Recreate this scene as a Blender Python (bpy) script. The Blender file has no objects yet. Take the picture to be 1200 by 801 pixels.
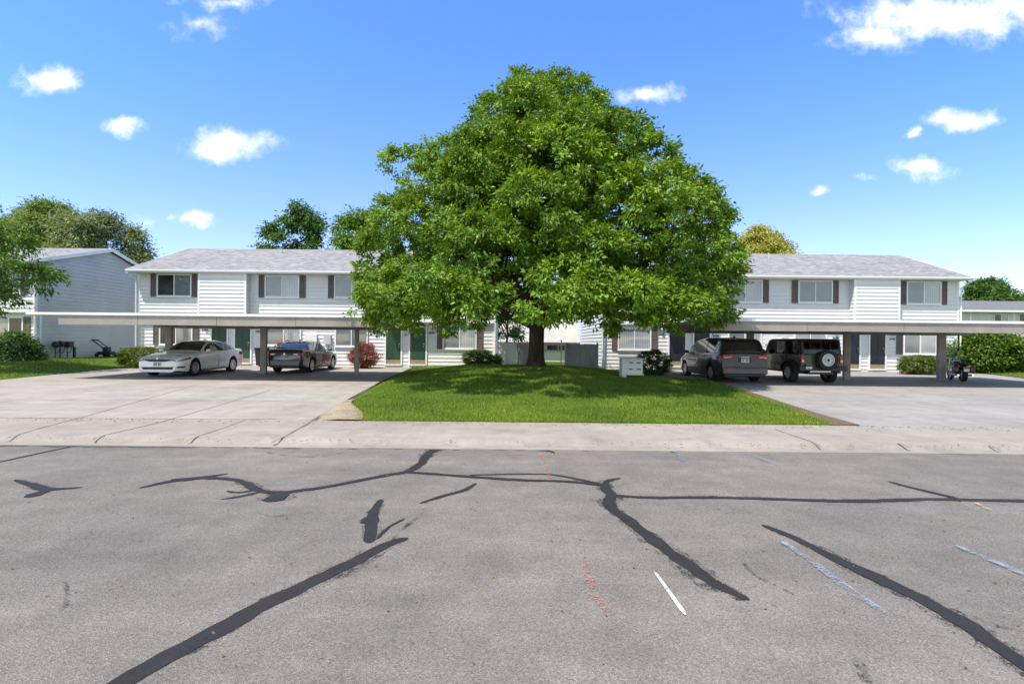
import bpy, bmesh, math, random
import numpy as np
from mathutils import Vector, Matrix
R = math.radians
random.seed(7)
rng = np.random.default_rng(11)
sc = bpy.context.scene
COL = sc.collection
F = 600.0; CZ = 1.66; ROLL = 0.0095

# ------------------------------------------------------------------ photo -> place
def unroll(px, py):
    u, v = px - 600.0, py - 400.5
    return u + v * ROLL, v - u * ROLL
def P(px, py, D):
    u, v = unroll(px, py)
    return Vector((u / F * D, D, CZ - v / F * D))
def PX(px, py, D): return P(px, py, D).x
def PZ(px, py, D): return P(px, py, D).z
def road_pt(px, py, z=0.0):
    u, v = unroll(px, py)
    D = (CZ - z) * F / v
    return (u / F * D, D)
S0, SL = 0.06, 0.0078
def slab_z(D): return S0 + SL * max(0.0, D - 10.0)
def slab_pt(px, py):
    u, v = unroll(px, py)
    D = (CZ - S0 + SL * 10) / (v / F + SL)
    if D < 10: D = (CZ - S0) * F / v
    return (u / F * D, D)

# ------------------------------------------------------------------ objects
def tag(o, label=None, cat=None, group=None, kind=None):
    if label: o['label'] = label
    if cat: o['category'] = cat
    if group: o['group'] = group
    if kind: o['kind'] = kind
    return o
def thing(name, label, cat, loc=(0, 0, 0), rotz=0.0, group=None):
    o = bpy.data.objects.new(name, None); COL.objects.link(o)
    o.location = loc; o.rotation_euler = (0, 0, rotz); o.empty_display_size = .2
    return tag(o, label, cat, group)
def copy_tree(o, parent=None):
    c = o.copy(); COL.objects.link(c)
    if parent: c.parent = parent
    for ch in list(o.children): copy_tree(ch, c)
    return c
def link(name, me, mats, parent=None, world=False, smooth=False, angle=35):
    if not isinstance(mats, (list, tuple)): mats = [mats]
    for m in mats: me.materials.append(m)
    if smooth:
        me.polygons.foreach_set('use_smooth', [True] * len(me.polygons))
        me.set_sharp_from_angle(angle=R(angle))
    o = bpy.data.objects.new(name, me); COL.objects.link(o)
    if parent:
        o.parent = parent
        if world:
            off = Vector((0, 0, 0)); p = parent
            while p: off += p.location; p = p.parent
            o.location = -off
    return o
class MB:
    def __init__(s): s.v = []; s.f = []
    def add(s, vs, fs):
        b = len(s.v); s.v += [tuple(v) for v in vs]; s.f += [tuple(i + b for i in f) for f in fs]; return s
    def box(s, x0, x1, y0, y1, z0, z1):
        return s.add([(x0,y0,z0),(x1,y0,z0),(x1,y1,z0),(x0,y1,z0),(x0,y0,z1),(x1,y0,z1),(x1,y1,z1),(x0,y1,z1)],
                     [(0,3,2,1),(4,5,6,7),(0,1,5,4),(1,2,6,5),(2,3,7,6),(3,0,4,7)])
    def tube(s, pts, rad, n=8, cap=True):
        pts = [Vector(p) for p in pts]
        if not isinstance(rad, (list, tuple)): rad = [rad] * len(pts)
        vs = []; fs = []; ref = None
        for i, p in enumerate(pts):
            d = (pts[min(i+1, len(pts)-1)] - pts[max(i-1, 0)]).normalized()
            if ref is None: ref = Vector((0,0,1)) if abs(d.z) < .9 else Vector((1,0,0))
            a = d.cross(ref).normalized(); b = a.cross(d).normalized(); ref = b
            for k in range(n):
                t = 2*math.pi*k/n
                vs.append(p + (a*math.cos(t) + b*math.sin(t))*rad[i])
        for i in range(len(pts)-1):
            for k in range(n):
                fs.append((i*n+k, i*n+(k+1)%n, (i+1)*n+(k+1)%n, (i+1)*n+k))
        if cap:
            fs.append(tuple(range(n-1,-1,-1))); fs.append(tuple(range((len(pts)-1)*n, len(pts)*n)))
        return s.add(vs, fs)
    def prism(s, poly, axis, a0, a1):
        # poly: 2D points; axis the extruded one
        n = len(poly)
        def mk(p, a):
            return (a,p[0],p[1]) if axis=='x' else ((p[0],a,p[1]) if axis=='y' else (p[0],p[1],a))
        vs = [mk(p,a0) for p in poly] + [mk(p,a1) for p in poly]
        fs = [tuple(range(n)), tuple(range(2*n-1,n-1,-1))] + [(i,i+n,(i+1)%n+n,(i+1)%n) for i in range(n)]
        return s.add(vs, fs)
    def lathe(s, prof, axis='x', n=24, c=(0,0,0)):
        # prof: list of (r, a) along axis
        vs=[]; fs=[]; m=len(prof)
        for r,a in prof:
            for k in range(n):
                t=2*math.pi*k/n; p=r*math.cos(t); q=r*math.sin(t)
                if axis=='x': vs.append((c[0]+a,c[1]+p,c[2]+q))
                elif axis=='y': vs.append((c[0]+p,c[1]+a,c[2]+q))
                else: vs.append((c[0]+p,c[1]+q,c[2]+a))
        for i in range(m-1):
            for k in range(n):
                fs.append((i*n+k,i*n+(k+1)%n,(i+1)*n+(k+1)%n,(i+1)*n+k))
        return s.add(vs,fs)
    def ball(s, c, r, n=10, m=7):
        if not isinstance(r,(tuple,list)): r=(r,r,r)
        vs=[]; fs=[]
        for i in range(m+1):
            ph=math.pi*i/m
            for k in range(n):
                t=2*math.pi*k/n
                vs.append((c[0]+r[0]*math.sin(ph)*math.cos(t),c[1]+r[1]*math.sin(ph)*math.sin(t),c[2]+r[2]*math.cos(ph)))
        for i in range(m):
            for k in range(n):
                fs.append((i*n+k,(i+1)*n+k,(i+1)*n+(k+1)%n,i*n+(k+1)%n))
        return s.add(vs,fs)
    def each(s, name, mats, parent=None, **kw):
        par = list(range(len(s.v)))
        def find(a):
            while par[a] != a: par[a] = par[par[a]]; a = par[a]
            return a
        for f in s.f:
            for i in f[1:]: par[find(i)] = find(f[0])
        gr = {}
        for f in s.f: gr.setdefault(find(f[0]), []).append(f)
        out = []
        for fs in gr.values():
            ids = sorted({i for f in fs for i in f}); mp = {i: k for k, i in enumerate(ids)}; q = MB()
            q.v = [s.v[i] for i in ids]; q.f = [tuple(mp[i] for i in f) for f in fs]; out.append(q.build(name, mats, parent, **kw))
        return out
    def build(s, name, mats, parent=None, world=False, smooth=False, angle=35, fix=True, bevel=0):
        me = bpy.data.meshes.new(name); me.from_pydata(s.v, [], s.f); me.validate()
        if fix:
            bm = bmesh.new(); bm.from_mesh(me); bmesh.ops.recalc_face_normals(bm, faces=bm.faces[:]); bm.to_mesh(me); bm.free()
        o = link(name, me, mats, parent, world, smooth, angle)
        if bevel:
            md = o.modifiers.new('bevel', 'BEVEL'); md.width = bevel; md.segments = 2; md.limit_method = 'ANGLE'; md.angle_limit = R(40)
        return o

# ------------------------------------------------------------------ materials
class G:
    def __init__(s, name):
        s.m = bpy.data.materials.new(name); s.m.use_nodes = True; s.t = s.m.node_tree; s.t.nodes.clear()
        s.out = s.n('ShaderNodeOutputMaterial'); s._tc = None
    def n(s, typ, **kw):
        x = s.t.nodes.new(typ)
        for k, v in kw.items(): setattr(x, k, v)
        return x
    def l(s, a, b): s.t.links.new(a, b)
    def tc(s, which='Object'):
        if s._tc is None: s._tc = s.n('ShaderNodeTexCoord')
        return s._tc.outputs[which]
    def vec(s, scale):
        mp = s.n('ShaderNodeMapping'); s.l(s.tc(), mp.inputs['Vector'])
        mp.inputs['Scale'].default_value = scale if isinstance(scale, (tuple, list)) else (scale,)*3
        return mp.outputs[0]
    def noise(s, scale, detail=4, rough=.55, vec=None, out='Fac'):
        x = s.n('ShaderNodeTexNoise'); x.inputs['Scale'].default_value = scale
        x.inputs['Detail'].default_value = detail; x.inputs['Roughness'].default_value = rough
        s.l(vec if vec is not None else s.tc(), x.inputs['Vector'])
        return x.outputs[out]
    def vor(s, scale, vec=None, feature='F1', out='Distance'):
        x = s.n('ShaderNodeTexVoronoi', feature=feature); x.inputs['Scale'].default_value = scale
        s.l(vec if vec is not None else s.tc(), x.inputs['Vector']); return x.outputs[out]
    def ramp(s, fac, stops):
        r = s.n('ShaderNodeValToRGB'); s.l(fac, r.inputs[0]); e = r.color_ramp.elements
        while len(e) < len(stops): e.new(.5)
        for i, (p, c) in enumerate(stops):
            e[i].position = p
            if not isinstance(c, (tuple, list)): c = (c, c, c)
            e[i].color = (*c[:3], 1)
        return r.outputs[0]
    def mix(s, fac, a, b, mode='MIX'):
        x = s.n('ShaderNodeMix', data_type='RGBA', blend_type=mode)
        def put(sock, v):
            if hasattr(v, 'links'): s.l(v, sock)
            elif isinstance(v, (tuple, list)): sock.default_value = (*v[:3], 1)
            else: sock.default_value = (v, v, v, 1)
        if hasattr(fac, 'links'): s.l(fac, x.inputs[0])
        else: x.inputs[0].default_value = fac
        put(x.inputs[6], a); put(x.inputs[7], b)
        return x.outputs[2]
    def math(s, op, a, b=None, clamp=False):
        x = s.n('ShaderNodeMath', operation=op); x.use_clamp = clamp
        for i, v in enumerate((a, b)):
            if v is None: continue
            if hasattr(v, 'links'): s.l(v, x.inputs[i])
            else: x.inputs[i].default_value = v
        return x.outputs[0]
    def bsdf(s, col, rough=.6, metal=0, spec=.5, coat=0, bump=None, bstr=.3, bdist=.01, trans=0, alpha=None, emit=None):
        b = s.n('ShaderNodeBsdfPrincipled')
        if hasattr(col, 'links'): s.l(col, b.inputs['Base Color'])
        else: b.inputs['Base Color'].default_value = (*col[:3], 1)
        if hasattr(rough, 'links'): s.l(rough, b.inputs['Roughness'])
        else: b.inputs['Roughness'].default_value = rough
        b.inputs['Metallic'].default_value = metal; b.inputs['Specular IOR Level'].default_value = spec
        b.inputs['Coat Weight'].default_value = coat; b.inputs['Coat Roughness'].default_value = .04
        if bump is not None:
            bp = s.n('ShaderNodeBump'); bp.inputs['Strength'].default_value = bstr; bp.inputs['Distance'].default_value = bdist
            s.l(bump, bp.inputs['Height']); s.l(bp.outputs[0], b.inputs['Normal'])
        if alpha is not None: s.l(alpha, b.inputs['Alpha'])
        return b.outputs[0]
    def end(s, sh): s.l(sh, s.out.inputs['Surface']); return s.m
def mul(c, k): return tuple(min(1, x*k) for x in c)
def simple(name, col, rough=.6, metal=0, spec=.5, coat=0, nscale=3.0, namt=.1, fine=None, famt=.1, bump=0):
    g = G(name); nz = g.noise(nscale, 5)
    c = g.mix(g.ramp(nz, [(.3, 0), (.7, 1)]), mul(col, 1-namt), mul(col, 1+namt))
    if fine:
        f = g.noise(fine, 2); c = g.mix(famt, c, g.ramp(f, [(.3, 0.0), (.7, 1)]), 'OVERLAY')
    return g.end(g.bsdf(c, rough, metal, spec, coat, bump=(g.noise(fine or nscale*8, 3) if bump else None), bstr=bump))

M = {}
M['siding'] = simple('white_vinyl_siding', (.74,.735,.725), .5, nscale=1.2, namt=.04, fine=30, famt=.03)
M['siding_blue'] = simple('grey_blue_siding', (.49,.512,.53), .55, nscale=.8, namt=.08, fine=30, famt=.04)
M['trim'] = simple('white_trim_paint', (.82,.82,.82), .45, nscale=4, namt=.02)
M['soffit'] = simple('soffit_paint', (.62,.62,.62), .6, nscale=4, namt=.03)
M['shutter'] = simple('brown_shutter_paint', (.135,.092,.090), .55, nscale=6, namt=.12)
M['shutter_tan'] = simple('tan_shutter_paint', (.17,.14,.08), .55, nscale=6, namt=.12)
M['door_green'] = simple('green_door_paint', (.022,.072,.042), .4, nscale=5, namt=.1)
M['door_navy'] = simple('navy_door_paint', (.020,.022,.036), .4, nscale=5, namt=.12)
M['kick'] = simple('kick_plate_reflection_brown', (.30,.22,.14), .45, nscale=9, namt=.2)  # brown of the reflection low on the doors, painted onto the plate
M['pane_dark'] = simple('dark_screened_glass', (.022,.024,.028), .12, spec=.6, nscale=2, namt=.3)
M['pane_mid'] = simple('grey_blind_glass', (.16,.19,.215), .10, spec=.7, nscale=1.2, namt=.12)
M['pane_pale'] = simple('pale_curtain_reflection_glass', (.36,.40,.425), .10, spec=.7, nscale=1.5, namt=.08)
def blind(name, a, b, axis, sc_):
    g = G(name); v = g.n('ShaderNodeTexWave', wave_type='BANDS', bands_direction=axis); v.inputs['Scale'].default_value = sc_; v.inputs['Distortion'].default_value = .6 if axis == 'X' else 0; v.inputs['Detail'].default_value = 1
    g.l(g.tc(), v.inputs['Vector']); n = g.noise(1.1, 3)
    c = g.mix(v.outputs['Fac'], a, b); c = g.mix(.45, c, g.ramp(n, [(.3,.3),(.7,.65)]), 'OVERLAY')
    return g.end(g.bsdf(c, .06, spec=.8, coat=.6))
M['pane_mid'] = blind('grey_blind_glass', (.13,.15,.165), (.20,.23,.25), 'Z', 9)
M['pane_pale'] = blind('pale_curtain_reflection_glass', (.27,.30,.32), (.42,.45,.47), 'X', 3.2)
M['metal'] = simple('galvanised_metal', (.42,.43,.44), .4, metal=.8, nscale=8, namt=.1)
M['dark_metal'] = simple('dark_metal', (.035,.037,.04), .45, metal=.4, nscale=8, namt=.2)
M['brass'] = simple('bright_handle_metal', (.6,.56,.45), .25, metal=1, nscale=8, namt=.1)
M['black'] = simple('black_plastic', (.018,.018,.019), .5, nscale=8, namt=.2)
M['lampglass'] = simple('lamp_glass', (.7,.68,.6), .2, nscale=8, namt=.05)
M['bark'] = None
M['grey_box'] = simple('grey_box_paint', (.50,.51,.52), .5, nscale=8, namt=.06)
M['beam'] = simple('taupe_carport_paint', (.31,.28,.245), .55, nscale=1.5, namt=.14, fine=25, famt=.08)
M['post'] = simple('grey_post_paint', (.27,.25,.235), .55, nscale=2.5, namt=.16, fine=25, famt=.08)
M['deck'] = simple('white_roof_metal', (.78,.78,.78), .4, nscale=1.5, namt=.05)
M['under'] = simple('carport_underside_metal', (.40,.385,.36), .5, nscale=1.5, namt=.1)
M['backwall'] = simple('cream_siding', (.66,.63,.56), .6, nscale=2, namt=.05)
M['white_mail'] = simple('mailbox_white_paint', (.74,.74,.75), .45, nscale=6, namt=.05)
M['fence_sunlit'] = simple('painted_sunlight_boards', (.80,.79,.78), .8, nscale=3, namt=.08, fine=18, famt=.2)  # sunlit look of the fence boards put into a pale colour
M['galv_dark'] = M['dark_metal']

g = G('asphalt')
big = g.noise(.35, 5, .6); mid = g.noise(2.2, 5, .6)
c = g.mix(g.ramp(big, [(.35,0),(.68,1)]), (.174,.156,.138), (.232,.206,.178))
c = g.mix(.55, c, g.ramp(mid, [(.3,.36),(.7,.62)]), 'OVERLAY')
str_ = g.noise(1.0, 4, .6, vec=g.vec((.25, 3.0, 1)))
c = g.mix(.30, c, g.ramp(str_, [(.3,.38),(.7,.62)]), 'OVERLAY')
fine = g.vor(135); fcol = g.vor(135, out='Color')
sep = g.n('ShaderNodeSeparateColor'); g.l(fcol, sep.inputs[0])
wp = g.noise(1.0, 3, .5, vec=g.vec((.015, .55, 1))); c = g.mix(.28, c, g.ramp(wp, [(.3,.36),(.7,.64)]), 'OVERLAY')
c = g.mix(.62, c, g.ramp(sep.outputs[0], [(0,.2),(.45,.46),(.85,.60),(1,.82)]), 'OVERLAY')
fn = g.noise(210, 2, .6)
c = g.mix(.4, c, g.ramp(fn, [(.3,.3),(.7,.7)]), 'OVERLAY')
# oil spots and rusty stains
st = g.noise(.8, 3, .5); c = g.mix(g.ramp(st, [(.66,0),(.78,.35)]), c, (.19,.145,.115))
blot = g.noise(3.3, 2, .4); c = g.mix(g.ramp(blot, [(.72,0),(.80,.22)]), c, (.09,.085,.08))
M['asphalt'] = g.end(g.bsdf(c, .92, spec=.25, bump=fine, bstr=.7, bdist=.006))

def concrete(name, a, b, agg=.35):
    g = G(name); n1 = g.noise(.45, 5, .6); n2 = g.noise(3.0, 6, .65)
    c = g.mix(g.ramp(n1, [(.35,0),(.68,1)]), a, b)
    c = g.mix(.45, c, g.ramp(n2, [(.3,.38),(.7,.60)]), 'OVERLAY')
    s2 = g.noise(1.0, 5, .6, vec=g.vec((.2, 1.8, 1))); c = g.mix(.35, c, g.ramp(s2, [(.3,.4),(.7,.6)]), 'OVERLAY')
    f = g.noise(120, 2, .6); c = g.mix(agg, c, g.ramp(f, [(.3,.3),(.7,.7)]), 'OVERLAY')
    sp = g.noise(1.7, 3, .5); c = g.mix(g.ramp(sp, [(.60,0),(.78,.6)]), c, mul(a, .66)); s3 = g.noise(.9, 6, .7, vec=g.vec((1.2, .12, 1))); c = g.mix(.4, c, g.ramp(s3, [(.3,.36),(.7,.62)]), 'OVERLAY')
    return g.end(g.bsdf(c, .85, spec=.3, bump=f, bstr=.25, bdist=.004))
M['concrete'] = concrete('driveway_concrete', (.300,.266,.230), (.368,.333,.294), .5)
M['concrete_grey'] = concrete('grey_concrete', (.268,.246,.224), (.332,.308,.282), .35)
M['concrete_tan'] = concrete('sidewalk_concrete', (.290,.250,.208), (.355,.312,.265), .4)
g = G('crack_tar'); n1 = g.noise(5, 5); f = g.noise(60, 4, .7)
c = g.mix(n1, (.022,.020,.020), (.040,.037,.035)); c = g.mix(.6, c, g.ramp(f, [(.3,.28),(.75,.68)]), 'OVERLAY')
ed = g.noise(14, 4, .7)
M['tar'] = g.end(g.bsdf(c, .7, spec=.22, bump=f, bstr=.3))
M['joint'] = simple('joint_dirt', (.19,.165,.14), .95, nscale=3, namt=.35)
def spray(name, col, cov):
    g = G(name); f = g.noise(70, 4, .75); h = g.noise(9, 3, .6)
    a = g.math('ADD', g.math('MULTIPLY', f, .8), g.math('MULTIPLY', h, .5))
    al = g.ramp(a, [(cov, 0), (cov+.14, .85)])
    return g.end(g.bsdf(col, .8, alpha=al))
M['kerbline'] = simple('kerb_shadow_paint', (.075,.066,.058), .95, nscale=2, namt=.5, fine=30, famt=.5)  # dark tone for the painted shadow along the kerb
M['p_red'] = spray('red_marking_paint', (.40,.19,.17), .62)
M['p_white'] = spray('white_marking_paint', (.70,.70,.70), .50)
M['p_blue'] = spray('blue_marking_paint', (.27,.34,.43), .60)
M['p_faint'] = spray('faint_blue_paint', (.22,.30,.40), .62)
M['p_faintred'] = spray('faint_red_paint', (.50,.18,.15), .60)
M['p_yellow'] = spray('yellow_marking_paint', (.55,.40,.16), .58)
M['tarthin'] = spray('thin_tar_wisps', (.026,.024,.023), .64)

g = G('lawn_soil'); n1 = g.noise(.9, 5, .6); n2 = g.noise(25, 4, .7)
c = g.mix(g.ramp(n1, [(.35,0),(.65,1)]), (.060,.120,.014), (.130,.185,.025))
c = g.mix(.6, c, g.ramp(n2, [(.3,.25),(.7,.7)]), 'OVERLAY')
M['lawn'] = g.end(g.bsdf(c, .95, spec=.1, bump=n2, bstr=.6, bdist=.03))
g = G('dirt'); n1 = g.noise(1.5, 5, .6); n2 = g.vor(28)
c = g.mix(n1, (.085,.060,.042), (.17,.125,.09)); c = g.mix(.6, c, g.ramp(n2, [(.0,.2),(.6,.75)]), 'OVERLAY')
M['dirt_pale'] = simple('pale_sandy_soil', (.30,.24,.165), .95, spec=.1, nscale=2, namt=.3, fine=40, famt=.5)
M['dirt'] = g.end(g.bsdf(c, .95, spec=.1, bump=n2, bstr=.6, bdist=.02))
g = G('wide_ground'); n1 = g.noise(.12, 5, .6); n2 = g.noise(6, 4, .7)
c = g.mix(g.ramp(n1,[(.35,0),(.65,1)]), (.06,.11,.02), (.13,.15,.045)); c = g.mix(.5, c, g.ramp(n2, [(.3,.3),(.7,.7)]), 'OVERLAY')
M['ground'] = g.end(g.bsdf(c, .95, spec=.1))

def leafmat(name, dark, light, trans=.32, rough=.5):
    g = G(name); at = g.n('ShaderNodeAttribute'); at.attribute_name = 'tint'
    c = g.mix(at.outputs['Fac'], dark, light)
    b = g.bsdf(c, rough, spec=.35)
    t = g.n('ShaderNodeBsdfTranslucent'); c2 = g.mix(1.0, c, (1.35,1.25,.5), 'MULTIPLY'); g.l(c2, t.inputs[0])
    mx = g.n('ShaderNodeMixShader'); mx.inputs[0].default_value = trans
    g.l(b, mx.inputs[1]); g.l(t.outputs[0], mx.inputs[2])
    return g.end(mx.outputs[0])
M['leaf_ash'] = leafmat('ash_leaf', (.042,.116,.009), (.262,.415,.030), .25, .52)
M['leaf_dark'] = leafmat('dark_leaf', (.045,.115,.018), (.120,.230,.040))
M['leaf_mid'] = leafmat('mid_leaf', (.095,.165,.032), (.26,.36,.08))
M['leaf_grey'] = leafmat('greyish_leaf', (.11,.17,.075), (.30,.355,.18))
M['leaf_bright'] = leafmat('bright_leaf', (.070,.155,.014), (.180,.310,.035))
M['leaf_yellow'] = leafmat('yellowing_leaf', (.26,.28,.04), (.52,.49,.11))
M['leaf_hedge'] = leafmat('hedge_leaf', (.065,.105,.014), (.200,.260,.040))
M['leaf_box'] = leafmat('boxwood_leaf', (.035,.085,.012), (.125,.215,.030))
M['leaf_lilac'] = leafmat('lilac_leaf', (.045,.110,.035), (.150,.250,.100))
M['leaf_red'] = leafmat('barberry_leaf', (.15,.035,.030), (.42,.125,.085))
M['leaf_shrub'] = leafmat('shrub_leaf', (.045,.105,.010), (.155,.260,.030))
M['grass'] = leafmat('grass_blade', (.050,.145,.012), (.275,.355,.040), .3, .55)
def bark(name, a, b):
    g = G(name); v = g.vec((1, 1, .16)); n = g.noise(9, 5, .7, vec=v)
    c = g.mix(g.ramp(n, [(.35,0),(.65,1)]), a, b)
    return g.end(g.bsdf(c, .95, spec=.1, bump=n, bstr=1.0, bdist=.06))
M['bark'] = bark('ash_bark', (.035,.026,.022), (.105,.078,.062))
M['bark_grey'] = bark('grey_bark', (.06,.05,.04), (.14,.12,.10))

g = G('roof_shingles')
sepx = g.n('ShaderNodeSeparateXYZ'); g.l(g.tc(), sepx.inputs[0])
cmb = g.n('ShaderNodeCombineXYZ'); g.l(sepx.outputs[0], cmb.inputs[0]); g.l(sepx.outputs[1], cmb.inputs[1])
br = g.n('ShaderNodeTexBrick'); g.l(cmb.outputs[0], br.inputs['Vector'])
br.inputs['Color1'].default_value = (.205,.20,.20,1); br.inputs['Color2'].default_value = (.33,.322,.32,1); br.inputs['Mortar'].default_value = (.14,.13,.13,1)
br.inputs['Scale'].default_value = 1; br.inputs['Brick Width'].default_value = .3; br.inputs['Row Height'].default_value = .15; br.inputs['Mortar Size'].default_value = .006; br.inputs['Bias'].default_value = 0
pn = g.noise(1.3, 5, .6); pf = g.noise(45, 3, .7)
c = g.mix(.18, br.outputs[0], g.ramp(pn, [(.3,.35),(.7,.65)]), 'OVERLAY'); c = g.mix(.55, c, g.ramp(pf, [(.3,.28),(.7,.72)]), 'OVERLAY')
M['shingle'] = g.end(g.bsdf(c, .9, spec=.2, bump=br.outputs['Fac'], bstr=.3))
M['shingle_dark'] = simple('dark_grey_shingles', (.17,.165,.175), .9, spec=.2, nscale=3, namt=.15, fine=20, famt=.4)
M['shingle_beige'] = simple('beige_shingles', (.40,.395,.36), .9, spec=.2, nscale=2, namt=.08, fine=14, famt=.35)
g = G('weathered_fence_wood'); v = g.vec((14, 14, .7)); n = g.noise(1.6, 5, .65, vec=v); n2 = g.noise(1.5, 3)
c = g.mix(g.ramp(n, [(.3,0),(.7,1)]), (.25,.25,.26), (.42,.42,.43)); c = g.mix(.4, c, g.ramp(n2, [(.3,.35),(.7,.65)]), 'OVERLAY')
M['fence'] = g.end(g.bsdf(c, .9, spec=.15, bump=n, bstr=.4))
def paint(name, col, metal=.0, flake=.08, rough=.28):
    g = G(name); n = g.noise(300, 2); d = g.noise(2.0, 4)
    c = g.mix(n, mul(col, 1-flake), mul(col, 1+flake)); r = g.ramp(d, [(.3, rough*.8), (.7, rough*1.25)])
    return g.end(g.bsdf(c, r, metal, coat=1.0))
M['car_white'] = paint('pearl_white_paint', (.90,.90,.89))
M['car_dark'] = paint('charcoal_blue_paint', (.060,.064,.085), .5, .2)
M['car_van'] = paint('dark_van_paint', (.060,.055,.068), .5, .2)
M['car_green'] = paint('olive_green_paint', (.040,.062,.042), .3, .15)
M['car_black'] = paint('black_bike_paint', (.012,.012,.014), .2, .2)
M['car_silver'] = paint('silver_paint', (.4,.41,.42), .6, .15)
M['door_reflection'] = simple('painted_reflection_panel', (.20,.19,.175), .5, nscale=4, namt=.35, fine=12, famt=.3)  # reflection on the dark sedan's rear door, painted as panel colour
M['glass'] = simple('tinted_car_glass', (.010,.013,.014), .03, spec=.9, coat=1, nscale=2, namt=.3)
g = G('clear_car_glass')
tr = g.n('ShaderNodeBsdfTransparent'); tr.inputs[0].default_value = (.95,.965,.96,1)
gl = g.n('ShaderNodeBsdfGlossy'); gl.inputs['Roughness'].default_value = .02
fr = g.n('ShaderNodeFresnel'); fr.inputs[0].default_value = 1.5
mx = g.n('ShaderNodeMixShader'); g.l(fr.outputs[0], mx.inputs[0]); g.l(tr.outputs[0], mx.inputs[1]); g.l(gl.outputs[0], mx.inputs[2])
M['clear'] = g.end(mx.outputs[0])
M['tyre'] = simple('tyre_rubber', (.022,.022,.023), .8, spec=.3, nscale=12, namt=.25)
M['alloy'] = simple('alloy_rim', (.52,.52,.53), .3, metal=.9, nscale=9, namt=.08)
M['steelrim'] = simple('painted_grey_rim', (.46,.47,.48), .4, metal=.4, nscale=9, namt=.08)
M['chrome'] = simple('chrome', (.75,.76,.78), .12, metal=1, nscale=9, namt=.03)
M['lens_red'] = simple('red_tail_lens', (.36,.012,.016), .15, spec=.7, coat=1, nscale=9, namt=.25)
M['lens_clear'] = simple('headlight_lens', (.15,.16,.175), .08, spec=.9, coat=1, nscale=16, namt=.35)
M['lens_pale'] = simple('pale_reverse_lens', (.66,.66,.68), .15, spec=.7, coat=1, nscale=9, namt=.1)
M['plate'] = simple('licence_plate', (.72,.70,.74), .4, nscale=14, namt=.12)
M['plate_red'] = simple('plate_red_band', (.40,.10,.12), .4, nscale=14, namt=.12)
M['plate_dark'] = simple('plate_lettering', (.05,.06,.12), .5, nscale=14, namt=.2)
M['seat'] = simple('dark_seat_fabric', (.03,.028,.028), .8, nscale=9, namt=.2)
M['skirt'] = simple('bare_foundation', (.30,.28,.26), .9, nscale=3, namt=.2)

# ------------------------------------------------------------------ foliage
def set_tint(me, vals):
    a = me.attributes.new('tint', 'FLOAT', 'POINT'); a.data.foreach_set('value', np.asarray(vals, dtype=np.float32))
def quads(name, V, mats, parent, tint, world=False):
    n = len(V) // 4
    me = bpy.data.meshes.new(name); me.vertices.add(len(V)); me.vertices.foreach_set('co', V.astype(np.float32).ravel())
    me.loops.add(n*4); me.loops.foreach_set('vertex_index', np.arange(n*4, dtype=np.int32))
    me.polygons.add(n); me.polygons.foreach_set('loop_start', np.arange(0, n*4, 4, dtype=np.int32))
    me.update(calc_edges=True); set_tint(me, tint)
    return link(name, me, mats, parent, world)
def unit(a): return a / np.maximum(1e-9, np.linalg.norm(a, axis=-1, keepdims=True))
def leaf_verts(C, A, Nn, L, W):
    # C centre, A axis, Nn rough normal
    S = unit(np.cross(A, Nn)); U = np.cross(S, A)
    L = L[:, None]; W = W[:, None]
    b = C - A*L*.5; t = C + A*L*.5 - U*L*.12
    l = C + S*W*.5 + U*W*.16 - A*L*.05; r = C - S*W*.5 + U*W*.16 - A*L*.05
    return np.stack([b, l, t, r], 1).reshape(-1, 3)
def sprays_on_lobes(lobes, dens, center, up_bias=.25, shell=(.72, 1.05)):
    Pp = []; Dd = []; Tt = []
    for (c, r) in lobes:
        r = np.array(r if isinstance(r, (tuple, list)) else (r, r, r*.85)); c = np.array(c)
        n = max(6, int(dens * (r[0]*r[1]*r[2])**(2/3)))
        d = unit(rng.normal(size=(n*2, 3))); out = unit((c - center)[None, :])
        keep = (d @ out[0] + d[:, 2]*up_bias*2 + rng.uniform(-.7, .7, n*2)) > -.25
        d = d[keep][:n]
        p = c + d*r*rng.uniform(*shell, size=(len(d), 1))
        Pp.append(p); Dd.append(d); Tt.append(np.full(len(d), rng.uniform(-.17, .17)))
    return np.concatenate(Pp), np.concatenate(Dd), np.concatenate(Tt)
def foliage(name, Pp, Dd, Tt, per, spread, L, W, mat, parent, droop=.6, world=True, zmin=None, nw=(.8, .7)):
    n = len(Pp); idx = np.repeat(np.arange(n), per)
    N = len(idx); off = rng.normal(size=(N, 3))*np.array([spread, spread, spread*.62])
    C = Pp[idx] + off; C[:, 2] -= .25*spread*np.abs(rng.normal(size=N))
    A = unit(Dd[idx]*.7 + unit(off)*.7 + rng.normal(size=(N, 3))*.45 + np.array([0, 0, -droop]))
    Nn = unit(Dd[idx]*nw[0] + np.array([0, 0, nw[1]]) + rng.normal(size=(N, 3))*.45)
    V = leaf_verts(C, A, Nn, L*rng.uniform(.7, 1.25, N), W*rng.uniform(.7, 1.25, N))
    t = np.clip(.5 + Tt[idx] + rng.normal(size=n)[idx]*.13 + rng.normal(size=N)*.17, 0, 1)
    if zmin is not None:
        k = C[:, 2] > zmin; V = V.reshape(-1, 4, 3)[k].reshape(-1, 3); t = t[k]
    return quads(name, V, mat, parent, np.repeat(t, 4), world)

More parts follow.
